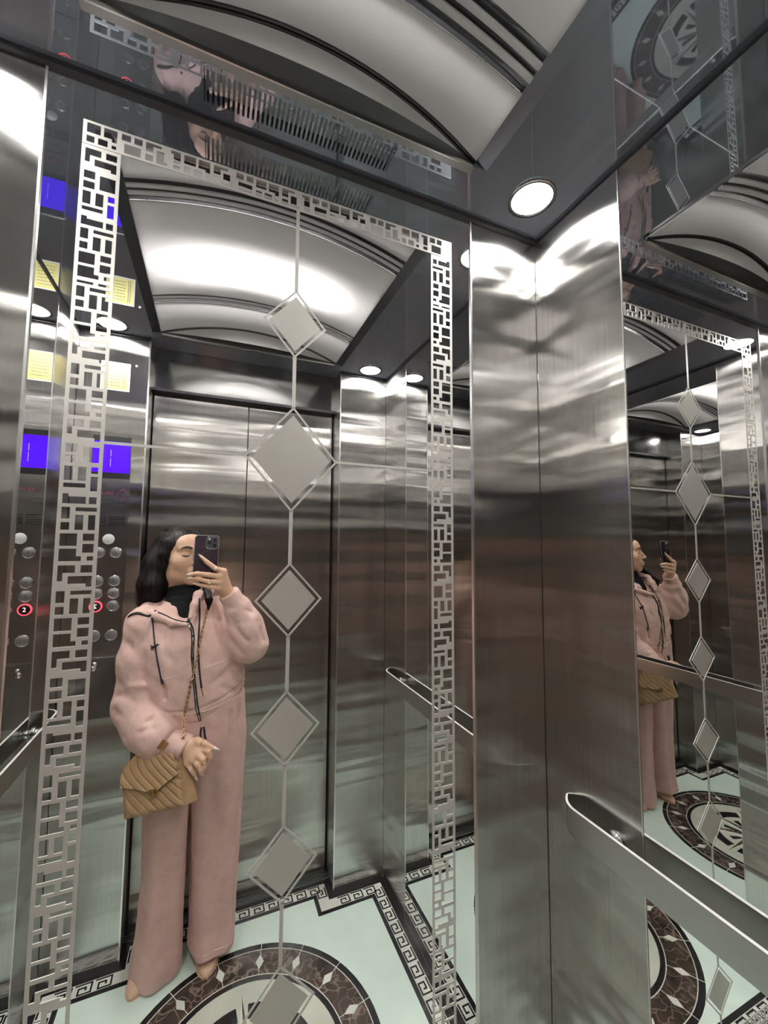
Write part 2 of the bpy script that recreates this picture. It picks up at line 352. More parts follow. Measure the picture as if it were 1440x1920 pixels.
# vaults
ZE=ZC+.008; RISE=.056; HW=.352
def arcz(x): return ZE+RISE*(1-((x-XC)/HW)**2)
def arcsheet(y0,y1,dz=0,th=.003,n=24):
    mb=MB()
    xs=[XC-HW+2*HW*i/n for i in range(n+1)]
    mb.grid(lambda i,j:(xs[i],(y0,y1,y1,y0,y0)[j],arcz(xs[i])+dz+(0,0,th,th,0)[j]),n+1,5)
    return mb
def vault(y0,y1,stripes,label):
    v=empty('vaulted_ceiling_light',(XC,(y0+y1)/2,ZC),label,'light')
    (s0,s1),(s2,s3)=stripes
    arcsheet(y0,s0).build('end_panel',M['opal'],v,True); arcsheet(s3,y1).build('end_panel',M['opal'],v,True)
    arcsheet(s1,s2).build('opal_panel',M['opal'],v,True)
    for a,b in stripes:
        q=(b-a)/16.
        for k0,k1 in((0,4.0),(6.4,9.0),(11.6,16)): arcsheet(a+q*k0,a+q*k1,.004).build('dark_strip',M['darkstrip'],v,True)
        for k in(4.0,9.0): arcsheet(a+q*k,a+q*(k+2.5),0,.004).build('white_bar',M['opal'],v,True)
    n=24; xs=[XC-HW+2*HW*i/n for i in range(n+1)]
    for yy,sg in((y0,1),(y1,-1)):            # bowed end faces
        bow=lambda x:yy+sg*.036*(1-((x-XC)/HW)**2)
        mb=MB(); mb.grid(lambda i,j:(xs[i],(yy,bow(xs[i]))[j],ZC+.004+.004*j),n+1,2); mb.build('dark_fascia_strip',M['fascia'],v,True,fix=False)
        mb=MB(); mb.grid(lambda i,j:(xs[i],bow(xs[i]),(ZC+.008,arcz(xs[i])+.002)[j]),n+1,2); mb.build('curved_end_face',M['mirror'],v,True,fix=False)
        mb=MB(); mb.tube([(x,bow(x)+sg*.003,arcz(x)) for x in xs],.0035,6); mb.build('arch_edge_bead',M['fascia'],v,True)
        MB().box(VX0,VX1,yy-.0015,yy+.0015,ZC-.0035,ZC+.004).build('bright_lip',M['edge'],v)
        MB().box(VX0,VX1,*sorted((yy-sg*.002,yy-sg*.017)),ZC-.0018,ZC-.0002).build('satin_border',M['satin'],v)
    for sg in(-1,1):
        xa,xb=XC+sg*(HW+.030),XC+sg*HW
        mb=MB(); mb.prism([(xa,ZC),(xb,ZE+.004),(xb,ZE+.012),(xa,ZC+.008)],lambda a_,b_,t:(a_,t,b_),y0,y1); mb.build('side_fascia',M['sidefascia'],v)
    # lamp housing over the opal panel
    hb=MB(); hb.box(XC-HW,XC+HW,y0-.004,y0-.001,ZC+.005,ZC+.20); hb.box(XC-HW,XC+HW,y1+.001,y1+.004,ZC+.005,ZC+.20); hb.box(XC-HW,XC+HW,y0,y1,ZC+.20,ZC+.204)
    hb.box(XC-HW-.008,XC-HW-.004,y0,y1,ZE+.012,ZC+.20); hb.box(XC+HW+.004,XC+HW+.008,y0,y1,ZE+.012,ZC+.20); hb.build('lamp_housing',M['paper'],v)
    ld=bpy.data.lights.new('tube_lamp','AREA'); ld.shape='RECTANGLE'; ld.size=.50; ld.size_y=.05; ld.energy=TUBE_W; ld.color=(1,.98,.95)
    lo=bpy.data.objects.new('tube_lamp',ld); COL.objects.link(lo); lo.parent=v; lo.location=(-.02,.01,.140)
    tb=MB().tube([(XC-.28,(y0+y1)/2,ZC+.150),(XC+.24,(y0+y1)/2,ZC+.150)],.008,8); tb.build('tube',M['milk'],v,True)
    return v
vault(VR0,VR1,((.006,.074),(.466,.534)),'arched white ceiling light panel overhead, lavender grey and nearest')
vault(VV0,VV1,((1.018,1.086),(1.492,1.545)),'arched glowing ceiling light seen inside the fretwork frame')
# downlights
def downlight(x,y,label):
    d=empty('downlight',(x,y,ZC),label,'light','round ceiling downlights')
    MB().revolve([(.054,.001),(.054,-.004),(.046,-.005),(.045,-.001)],(x,y,ZC),'z',32).build('trim_ring',M['chrome'],d,True)
    MB().revolve([(.0001,-.0032),(.03,-.0032),(.0455,-.002)],(x,y,ZC),'z',32).build('lens',M['lamp'],d,True)
    sp=bpy.data.lights.new('led_beam','SPOT'); sp.energy=SPOT_W; sp.spot_size=math.radians(95); sp.spot_blend=.9; sp.shadow_soft_size=.03; sp.color=(1,.975,.93)
    so_=bpy.data.objects.new('led_beam',sp); COL.objects.link(so_); so_.parent=d; so_.location=(0,0,-.006)
downlight(.662,.694,'glaring round downlight above the right corner column, nearest one')
downlight(.655,1.735,'round downlight over the far right corner, inside the fretwork frame')
downlight(-.372,1.735,'round downlight over the control panel, partly behind the left fretwork strip')
downlight(-.383,.694,'round downlight over the left steel panel, above the frame edge')
downlight(.662,.906,'reflected twin of the nearest downlight, just past the front wall edge')
downlight(-.383,.906,'reflected twin downlight beyond the left steel panel')
downlight(.655,-.13,'round downlight behind the camera on the right'); downlight(-.375,-.13,'round downlight behind the camera on the left')
# ------------------------------------------------------------------ fretwork frame
BL={'P':(.79,[(.095,.5,0,.31),(.095,.5,.38,.69),(.5,.62,.57,.69),(.63,.905,0,.18),(.63,.905,.26,.48),(.75,.905,.57,.68)]),
 'Q':(.63,[(.095,.5,0,.19),(.095,.22,.19,.39),(.62,.905,0,.19),(.34,.905,.27,.46),(.76,.905,.46,.54)]),
 'R':(.58,[(.095,.38,0,.22),(.095,.38,.30,.5),(.5,.905,.07,.47)]),
 'S':(.70,[(.095,.3,0,.36),(.42,.62,0,.36),(.73,.905,0,.17),(.73,.905,.25,.62),(.095,.62,.43,.54)]),
 'T':(.34,[(.095,.65,.07,.25),(.095,.24,0,.07),(.72,.905,.07,.25)]),
 'U':(.66,[(.095,.3,0,.29),(.095,.3,.38,.57),(.42,.93,0,.1),(.42,.62,.19,.57),(.73,.905,.19,.57)]),
 'V':(.15,[(.095,.5,0,.07),(.62,.905,0,.07)])}
SEQ='QRSTUPVUPQUPQRSTUPQUPQRSTQUPSTQUPQRSTUPQUP'
def lattice(seq,length,start=.1,K=1.125):
    """holes of a band: s across (0..1), t along in band widths"""
    H=[]; t=start; i=0
    while True:
        hgt,hs=BL[seq[i%len(seq)]]; i+=1
        if t+hgt*K>length: break
        H+=[(a,b,t+c*K,t+d*K) for a,b,c,d in hs]; t+=hgt*K
    return H
def band(name,H,length,fn,parent):
    ss=sorted({0,1}|{q for h in H for q in h[:2]}); ts=sorted({0,length}|{round(q,4) for h in H for q in h[2:]})
    H=[(a,b,round(c,4),round(d,4)) for a,b,c,d in H]
    ns,ntt=len(ss)-1,len(ts)-1
    solid=np.ones((ns,ntt),bool)
    sm=[(ss[i]+ss[i+1])/2 for i in range(ns)]; tm=[(ts[j]+ts[j+1])/2 for j in range(ntt)]
    for a,b,c,d in H:
        for i in range(ns):
            if a<sm[i]<b:
                for j in range(ntt):
                    if c<tm[j]<d: solid[i,j]=False
    mb=MB()
    # merge runs along t per s-column for fewer faces
    for i in range(ns):
        j=0
        while j<ntt:
            if solid[i,j]:
                k=j
                while k+1<ntt and solid[i,k+1]: k+=1
                p0=fn(ss[i],ts[j]); p1=fn(ss[i+1],ts[k+1])
                mb.box(min(p0[0],p1[0]),max(p0[0],p1[0]),YF-.0016,YF-.0002,min(p0[1],p1[1]),max(p0[1],p1[1])); j=k+1
            else: j+=1
    return mb.build(name,M['etch'],parent,fix=False)
fw=empty('fretwork_frame',(XC,YF,0),'pale frosted fretwork frame of little rectangles around the front mirror','ornament')
FL_,FLI,FR_,FRI=-.2296,-.1724,.5077,.4512; FT,FTI=Zd(.9062),Zd(.8521); FB=.10
WB=.0572
Hh=lattice(SEQ,(FTI-FB)/WB)
band('left_strip',Hh,(FTI-.0015-FB)/WB,lambda s,t:(FL_+s*(FLI-FL_),FTI-.0015-t*WB),fw)
Hr=lattice(SEQ[3:],(FTI-FB)/WB)
band('right_strip',[(1-b,1-a,c,d) for a,b,c,d in Hr],(FTI-.0015-FB)/WB,lambda s,t:(FRI+s*(FR_-FRI),FTI-.0015-t*WB),fw)
WT=FT-FTI
WX=WB
Ht=lattice('PRQTPQRPQTRPQRQPTRQP',(FR_-FL_)/WX-.06,.10)
band('top_strip',Ht,(FR_-FL_)/WX,lambda s,t:(FL_+t*WX,FTI+(1-s)*WT),fw)
band('bottom_strip',Ht,(FR_-FL_)/WX,lambda s,t:(FL_+t*WX,FB-WT+s*WT-.0015),fw)
# diamonds
dm=empty('diamond_ornament',(XC,YF,0),'vertical string of frosted diamonds down the middle of the front mirror','ornament')
DS=[(.5492,.0784,.0886),(.2045,.113,.131),(-.1366,.080,.0886),(-.4330,.080,.0865),(-.7325,.080,.085),(-1.0322,.080,.0875),(-1.33,.080,.0875),(-1.60,.080,.0875)]
YA,YBk=YF-.0016,YF-.0002
def py(mb,pts): mb.prism(pts,lambda a,b,t:(a,t,b),YBk,YA)
lw=.0034
prev=FTI
for z,w_,h_ in DS:
    zc=Zd(z); W_,H_=w_*D,h_*D
    if prev-(zc+H_)>0: MB().box(XC-lw,XC+lw,YA,YBk,zc+H_-.003,prev).build('connecting_line',M['etch'],dm)
    prev=zc-H_+.003
    k=.945 if W_>.08 else .925; mb=MB()
    O=[(XC+W_,zc),(XC,zc+H_),(XC-W_,zc),(XC,zc-H_)]; I=[(XC+W_*k,zc),(XC,zc+H_*k),(XC-W_*k,zc),(XC,zc-H_*k)]
    for i in range(4): j=(i+1)%4; py(mb,[O[i],O[j],I[j],I[i]])
    mb.build('diamond_outline',M['etch'],dm)
    k=.835 if W_>.08 else .80; mb=MB(); py(mb,[(XC+W_*k,zc),(XC,zc+H_*k),(XC-W_*k,zc),(XC,zc-H_*k)]); mb.build('diamond_fill',M['fill'],dm)
MB().box(XC-lw,XC+lw,YA,YBk,FB,prev).build('connecting_line',M['etch'],dm)
hz=Zd(.2055); W1=.113*D
MB().box(FLI,XC-W1+.002,YA,YBk,hz-.0024,hz+.0024).build('cross_line',M['etch'],dm); MB().box(XC+W1-.002,FRI,YA,YBk,hz-.0024,hz+.0024).build('cross_line',M['etch'],dm)
# ------------------------------------------------------------------ handrails
def rail(xw,sg,y0,y1,label,ends=(1,1)):
    """flat bar along y standing sg*off from the wall xw"""
    zt=Zd(-.707); zb=zt-.058; off=.036; th=.005
    r=empty('handrail',(xw,(y0+y1)/2,zt),label,'handrail')
    pr=[]                                   # (distance from wall, y, bottom z)
    n=8
    for i in range(n+1):
        t=i/n; pr.append((off*math.sin(t*math.pi/2),y0+.05*t**1.3,zt-.016-(zt-.016-zb)*math.sqrt(max(0,1-(1-t)**2))))
    m=24
    for i in range(1,m): pr.append((off,y0+.05+(y1-y0-.1)*i/m,zb))
    for i in range(n,-1,-1):
        t=i/n; pr.append((off*math.sin(t*math.pi/2),y1-.05*t**1.3,zt-.016-(zt-.016-zb)*math.sqrt(max(0,1-(1-t)**2))))
    mb=MB()
    def f(i,j):
        d,y,b=pr[i]; d=max(d,.004); d2=max(d-th,.001)
        return ((xw-sg*d,y,zt),(xw-sg*d,y,b),(xw-sg*d2,y,b),(xw-sg*d2,y,zt),(xw-sg*d,y,zt))[j]
    mb.grid(f,len(pr),5); mb.build('bar',M['rail'],r)
    mb=MB(); mb.grid(lambda i,j:(xw-sg*(max(pr[i][0],.004)+(.0012,-th)[j]),pr[i][1],zt+.0006),len(pr),2); mb.build('top_edge_glint',M['railglint'],r,fix=False)  # near-white strip paints the lamp glint along the top edge
    for y in (y0+.12,y1-.12):
        mb=MB().tube([(xw-sg*.001,y,zt-.028),(xw-sg*(off-th),y,zt-.028)],.012,16); mb.tube([(xw-sg*.001,y,zt-.028),(xw-sg*.005,y,zt-.028)],.02,16); mb.build('bracket',M['chrome'],r,True)
    return r
rail(XR,1,-.13,.735,'flat steel handrail on the right wall, nearest and largest, running to the lower right')
rail(XR,1,.865,1.745,'flat steel handrail seen through the mirror beyond the right fretwork strip')
rail(XL,-1,.865,1.745,'flat steel handrail on the left wall seen behind the left fretwork strip')
# ------------------------------------------------------------------ lift control panel
YP=YB
cp=empty('control_panel',(-.36,YP,1.2),'lift control panel with blue screen and round buttons beside the door','control panel')
X0,X1=-.432,-.2985
cpx=-.3575
panel('faceplate','copplate',X0,X1,YP-.004,YP-.0002,1.0879,Zd(.505),cp,.001)
panel('lower_faceplate','copplate',X0,X1,YP-.004,YP-.0002,Zd(-.80),1.0831,cp,.001)
MB().box(X0+.008,X1-.002,YP-.0065,YP-.004,Zd(.296),Zd(.498)).build('screen_bezel',M['black'],cp)
sc=MB().box(X0+.009,X1-.003,YP-.0075,YP-.0065,Zd(.324),Zd(.472)).build('screen',M['screen'],cp)
mk=MB(); mk.box(-.3655,-.3640,YP-.0082,YP-.0075,Zd(.40),Zd(.432)); mk.box(-.3655,-.3640,YP-.0082,YP-.0075,Zd(.352),Zd(.392)); mk.build('screen_mark',M['screenmark'],sc)
def text(s,x,z,size,mt,parent,y,mirror=True,name='lettering'):
    cu=bpy.data.curves.new('t','FONT'); cu.body=s; cu.size=size; cu.align_x='CENTER'; cu.align_y='CENTER'; cu.extrude=.0002
    to=bpy.data.objects.new('t',cu); COL.objects.link(to); dg=bpy.context.evaluated_depsgraph_get(); dg.update()
    me=bpy.data.meshes.new_from_object(to.evaluated_get(dg)); bpy.data.objects.remove(to)
    mb=MB(); k=-1 if mirror else 1
    mb.v=[(x+k*v.co.x,y-.0003-v.co.z,z+v.co.y) for v in me.vertices]; mb.f=[tuple(p.vertices) for p in me.polygons]
    return mb.build(name,M[mt],parent)
yt=YP-.0042
zl=1.6865; lx=-.3205
mb=MB(); q=.021
for i in range(4):
    a=[(lx+q,zl),(lx,zl+q),(lx-q,zl),(lx,zl-q)]; b=[(lx+q*.9,zl),(lx,zl+q*.9),(lx-q*.9,zl),(lx,zl-q*.9)]; j=(i+1)%4
    mb.prism([a[i],a[j],b[j],b[i]],lambda u_,v_,t:(u_,t,v_),yt+.0002,yt-.0004)
mb.build('diamond_logo',M['redink'],cp); text('H',lx,zl,.021,'ink',cp,yt)
text('HHLIFT',-.378,zl+.003,.017,'redink',cp,yt,name='company_lettering')
for r_,(zz,parts) in enumerate(((1.6597,((-.418,-.31),)),(1.6465,((-.42,-.395),(-.35,-.312))),(1.6384,((-.42,-.39),(-.335,-.315))))):
    mb=MB(); rr=random.Random(r_)
    for a,b in parts:
        x=a
        while x<b: wd=rr.uniform(.002,.006); mb.box(x,min(x+wd,b),yt-.0004,yt+.0002,zz-.0011-rr.random()*.0005,zz+.0011+rr.random()*.0006); x+=wd+.0012
    mb.build('small_print',M['ink'],cp)
for k in range(5):
    zz=1.5989-k*.0077
    for a,b in((X0+.012,-.370),(-.360,X1-.010)): MB().box(a,b,YP-.0046,YP-.0038,zz-.0016,zz+.0016).build('speaker_slot',M['black'],cp)
zi=1.5160; MB().revolve([(.0001,-.0015),(.017,-.0012),(.0195,.0)],(cpx,YP-.004,zi),'y',28).build('indicator_lamp',M['milk'],cp,True)
rows=[1.4662,1.3618,1.3155,1.2693,1.1632]
names=[('8','7'),('6','5'),('4','3'),('2','1'),('','')]
bm0=MB().revolve([(.0205,0),(.0203,-.004),(.0185,-.006),(.0168,-.0042)],(0,0,0),'y',26)
bc0=MB().revolve([(.0001,-.0058),(.008,-.0054),(.013,-.0047),(.0166,-.0035)],(0,0,0),'y',26)
bmesh0=bcap0=None
for r_,z in enumerate(rows):
    for c_,x in enumerate((-.3855,-.3315)):
        lit=(r_==3 and c_==0)
        b=MB(); b.v=[(vx+x,vy+YP-.004,vz+z) for vx,vy,vz in bm0.v]; b.f=bm0.f
        bo=b.build('button',M['redlit'] if lit else M['chrome'],cp,True)
        b=MB(); b.v=[(vx+x,vy+YP-.004,vz+z) for vx,vy,vz in bc0.v]; b.f=bc0.f; b.build('button_cap',M['black'] if lit else M['satin'],bo,True)
        if names[r_][c_]: text(names[r_][c_],x,z,.021 if lit else .014,'whitelit' if lit else 'glyph',bo,YP-.0100,name='numeral')
        if lit: tag(bo,'lit red button')
for zz,r_ in((1.0623,.008),(1.0474,.0095)):
    MB().revolve([(.0001,-.004),(r_*.55,-.004),(r_*.6,-.002),(r_,-.003),(r_,0)],(-.378 if r_<.009 else -.381,YP-.004,zz),'y',18).build('key_lock',M['chrome'],cp,True)
# yellow notice above the panel
nt_=empty('notice',(-.357,YP,Zd(.79)),'yellow paper notice with white margin taped above the control panel','notice')
nz0,nz1=2.0868,2.1983; nx0,nx1=-.414,-.3175
MB().box(nx0,nx1,YP-.0012,YP-.0002,nz0,nz1).build('white_sheet',M['sheet'],nt_)
MB().box(nx0+.002,nx1-.005,YP-.0016,YP-.0010,nz0+.006,nz1-.003).build('yellow_print_area',M['yellow'],nt_)
mb=MB(); rr=random.Random(3)
for k in range(7):
    zz=nz1-.018-k*.0122; x=nx0+.012
    while x<nx1-.034:
        wd=rr.uniform(.003,.010); mb.box(x,min(x+wd,nx1-.032),YP-.0019,YP-.0015,zz-.0013,zz+.0013); x+=wd+.002
for cx_ in (nx1-.022,nx1-.016):
    z=nz0+.012
    while z<nz1-.012: wd=rr.uniform(.003,.009); mb.box(cx_-.0012,cx_+.0012,YP-.0019,YP-.0015,z,z+wd); z+=wd+.002
mb.build('printed_lines',M['glyph'],nt_)
tag(MB().revolve([(.0001,-.003),(.003,-.0025),(.0045,0)],(-.298,YP-.0001,2.1945),'y',14).build('wall_pin',M['milk'],None,True),'small white round pin at the corner of the yellow notice','pin')
# ------------------------------------------------------------------ signed-distance modelling tools for the figure
def A3(p): return np.asarray(p,dtype=np.float32)
def dot(a,b): return a[0]*b[0]+a[1]*b[1]+a[2]*b[2]
def capd(P,a,b,ra,rb=None):
    rb=ra if rb is None else rb; a=A3(a); b=A3(b); ba=b-a; pa=[P[i]-a[i] for i in range(3)]
    h=np.clip(dot(pa,ba)/max(float(ba@ba),1e-9),0,1)
    return np.sqrt(sum((pa[i]-h*ba[i])**2 for i in range(3)))-(ra+(rb-ra)*h)
def elld(P,c,r,R=None):
    q=[P[i]-c[i] for i in range(3)]
    if R is not None: q=[q[0]*R[k][0]+q[1]*R[k][1]+q[2]*R[k][2] for k in range(3)]
    k0=np.sqrt(sum((q[i]/r[i])**2 for i in range(3))); k1=np.sqrt(sum((q[i]/r[i]**2)**2 for i in range(3)))
    return k0*(k0-1)/np.maximum(k1,1e-6)
def smin(a,b,k):
    h=np.clip(.5+.5*(b-a)/k,0,1); return b+(a-b)*h-k*h*(1-h)
def smax(a,b,k): return -smin(-a,-b,k)
def poly(P,pts,rs,k=.01):
    d=None
    for i in range(len(pts)-1):
        e=capd(P,pts[i],pts[i+1],rs[i],rs[i+1]); d=e if d is None else smin(d,e,k)
    return d
def loft(P,secs,z0=None,z1=None,k=.02,fold=None):
    """secs: rows z,cx,cy,rx,ry (rising z); elliptical column"""
    a=np.array(secs,dtype=np.float32); zz=np.linspace(a[0,0]-.1,a[-1,0]+.1,400); kw=max(1,int(.022/(zz[1]-zz[0]))); ker=np.hanning(2*kw+3); ker/=ker.sum()
    def f(j):
        y=np.interp(zz,a[:,0],a[:,j]); y=np.convolve(np.pad(y,kw+1,'edge'),ker,'valid'); return np.interp(P[2],zz,y).astype(np.float32)
    cx,cy,rx,ry=f(1),f(2),f(3),f(4); X=(P[0]-cx)/rx; Y=(P[1]-cy)/ry
    d=((np.abs(X)**2.4+np.abs(Y)**2.4)**(1/2.4)-1)*np.minimum(rx,ry)
    if fold is not None: d=d+fold(np.arctan2(Y,X),P[2])
    if z0 is not None: d=smax(d,z0-P[2],k)
    if z1 is not None: d=smax(d,P[2]-z1,k)
    return d
def seg_dist(P,pts):
    d=None
    for i in range(len(pts)-1):
        e=capd(P,pts[i],pts[i+1],0.,0.); d=e if d is None else np.minimum(d,e)
    return d
def crease(d,P,pts,depth,r): return d+depth*np.exp(-(seg_dist(P,pts)/r)**2)
def surface_nets(F,o,h):
    S=F<0; n=F.shape
    c=[S[i:n[0]-1+i,j:n[1]-1+j,k:n[2]-1+k] for i in(0,1) for j in(0,1) for k in(0,1)]
    s=sum(x.astype(np.int8) for x in c); act=(s>0)&(s<8); idx=np.full(act.shape,-1,np.int64); I=np.argwhere(act); idx[act]=np.arange(len(I))
    acc=np.zeros((len(I),3)); cnt=np.zeros(len(I)); cor=[(i,j,k) for i in(0,1) for j in(0,1) for k in(0,1)]
    for a in range(8):
        for b in range(a+1,8):
            if sum(abs(cor[a][q]-cor[b][q]) for q in range(3))!=1: continue
            fa=F[I[:,0]+cor[a][0],I[:,1]+cor[a][1],I[:,2]+cor[a][2]]; fb=F[I[:,0]+cor[b][0],I[:,1]+cor[b][1],I[:,2]+cor[b][2]]
            m=(fa<0)!=(fb<0); t=np.where(m,fa/np.where(m,fa-fb,1),0)
            for q in range(3): acc[:,q]+=np.where(m,cor[a][q]+t*(cor[b][q]-cor[a][q]),0)
            cnt+=m
    V=(I+acc/np.maximum(cnt,1)[:,None])*h+np.array(o); Q=[]
    for ax in range(3):
        u,v=[(1,2),(2,0),(0,1)][ax]
        sl0=[slice(None)]*3; sl1=[slice(None)]*3; sl0[ax]=slice(0,-1); sl1[ax]=slice(1,None)
        E=S[tuple(sl0)]!=S[tuple(sl1)]; flip=S[tuple(sl0)]
        e=np.argwhere(E); ok=(e[:,u]>0)&(e[:,v]>0)&(e[:,u]<n[u]-1)&(e[:,v]<n[v]-1); e=e[ok]; fl_=flip[e[:,0],e[:,1],e[:,2]]
        def g(du,dv):
            q=e.copy(); q[:,u]-=du; q[:,v]-=dv; return idx[q[:,0],q[:,1],q[:,2]]
        q=np.stack([g(1,1),g(0,1),g(0,0),g(1,0)],1); q[~fl_]=q[~fl_][:,::-1]; Q.append(q)
    Q=np.concatenate(Q); Q=Q[(Q>=0).all(1)]
    return V,Q
def sdf_mesh(fn,lo,hi,h):
    ax=[np.arange(lo[i],hi[i]+h,h,dtype=np.float32) for i in range(3)]
    P=np.meshgrid(*ax,indexing='ij'); return surface_nets(fn(P),lo,h)
def mesh_np(name,parts,mat,parent,smooth=True,attr=None):
    V=[];Fq=[];b=0
    for v,q in parts: V.append(v); Fq.append(q+b); b+=len(v)
    V=np.concatenate(V); Fq=np.concatenate(Fq); me=bpy.data.meshes.new(name)
    me.vertices.add(len(V)); me.vertices.foreach_set('co',V.astype(np.float32).ravel())
    me.loops.add(len(Fq)*4); me.loops.foreach_set('vertex_index',Fq.astype(np.int32).ravel())
    me.polygons.add(len(Fq)); me.polygons.foreach_set('loop_start',np.arange(0,len(Fq)*4,4,dtype=np.int32)); me.polygons.foreach_set('loop_total',np.full(len(Fq),4,np.int32))
    me.update(calc_edges=True); me.validate()
    me.polygons.foreach_set('use_smooth',[smooth]*len(me.polygons)); me.materials.append(mat)
    o=bpy.data.objects.new(name,me); COL.objects.link(o)
    if parent is not None: o.parent=parent; o.matrix_parent_inverse=Matrix.Translation(-root_loc(parent))
    return o
def at(fn,p): return float(fn([np.array([c],dtype=np.float32) for c in p])[0])
def snap(fn,x,z,y0=1.45,y1=1.9,out=0.0):
    """first surface point met going back along +y at (x,z)"""
    ys=np.arange(y0,y1,.003,dtype=np.float32); d=fn([np.full_like(ys,x),ys,np.full_like(ys,z)])
    k=np.argmax(d<out); return (x,float(ys[k]) if d[k]<out else y1,z)
def sub(pts,n):
    """resample a polyline smoothly (Catmull-Rom)"""
    p=[Vector(q) for q in pts]; p=[p[0]*2-p[1]]+p+[p[-1]*2-p[-2]]; out=[]
    for i in range(1,len(p)-2):
        for k in range(n):
            t=k/n; out.append(.5*((2*p[i])+(p[i+1]-p[i-1])*t+(2*p[i-1]-5*p[i]+4*p[i+1]-p[i+2])*t*t+(3*p[i]-p[i-1]-3*p[i+1]+p[i+2])*t**3))
    out.append(p[-2]); return out
# ------------------------------------------------------------------ figure materials
def cloth(name,c0,c1,scale=26,rough=.95,sheen=.35,bmp=.0012):
    m,nt,p=newmat(name); L=nt.links.new
    n1=noise(nt,(1,1,1),scale,4,.65); n2=noise(nt,(1,1,1),420,2,.6)
    L(ramp(nt,n1,[(.3,c0),(.7,c1)]),p.inputs['Base Color']); p.inputs['Roughness'].default_value=rough; p.inputs['Specular IOR Level'].default_value=.15
    p.inputs['Sheen Weight'].default_value=sheen; p.inputs['Sheen Roughness'].default_value=.5; p.inputs['Sheen Tint'].default_value=(*c1,1)
    b=bump(nt,n1,bmp*2,.8); b=bump(nt,n2,bmp*.35,.8,b); L(b,p.inputs['Normal']); return m
M['pink']=cloth('pink_fleece',(.64,.425,.375),(.77,.55,.49))
M['pinkrib']=cloth('pink_ribbing',(.62,.41,.37),(.71,.49,.44),60)
M['trouser']=cloth('pink_trouser_fleece',(.60,.40,.365),(.69,.475,.43))
M['seam']=plain('pink_seam',(.88,.68,.62),.9)
M['blackknit']=cloth('black_knit',(.006,.006,.007),(.012,.012,.014),60,.9,.1,.0006)
M['blacktape']=plain('black_tape',(.008,.008,.011),.75)
M['cord']=plain('navy_cord',(.012,.009,.016),.7)
M['suede']=cloth('tan_suede',(.66,.45,.32),(.76,.54,.40),40,.95,.4,.0006)
M['patch']=plain('tan_leather_patch',(.34,.165,.065),.6)
M['nail']=plain('pale_nail',(.80,.64,.58),.15)
M['whitenail']=plain('white_nail',(.86,.78,.74),.15)
M['gold']=plain('gold',(.86,.62,.30),.18,1)
M['pearl']=plain('pearl',(.86,.83,.76),.2)
M['brow']=plain('eyebrow_hair',(.055,.032,.022),.8)
M['lash']=plain('eyelash',(.015,.008,.006),.7)
M['lip']=plain('lips',(.56,.22,.18),.4)
m,nt,p=newmat('skin'); L=nt.links.new
n=noise(nt,(1,1,1),38,4,.6); L(ramp(nt,n,[(.3,(.65,.41,.28)),(.7,(.73,.48,.34))]),p.inputs['Base Color'])
p.inputs['Roughness'].default_value=.48; p.inputs['Specular IOR Level'].default_value=.4; p.inputs['Subsurface Weight'].default_value=.12; p.inputs['Subsurface Radius'].default_value=(.012,.005,.003); p.inputs['Subsurface Scale'].default_value=.5
M['skin']=m
m,nt,p=newmat('black_hair'); L=nt.links.new
g=noise(nt,(90,90,6),1,3,.6); L(ramp(nt,g,[(.3,(.003,.0025,.0025)),(.75,(.012,.008,.008))]),p.inputs['Base Color']); p.inputs['Roughness'].default_value=.5; p.inputs['Specular IOR Level'].default_value=.2; L(bump(nt,g,.0006,1),p.inputs['Normal'])
M['hair']=m
# ------------------------------------------------------------------ the woman
person=empty('person',(-.05,1.76,0),'woman in pink hoodie and wide pink trousers holding a phone up to the mirror','person')
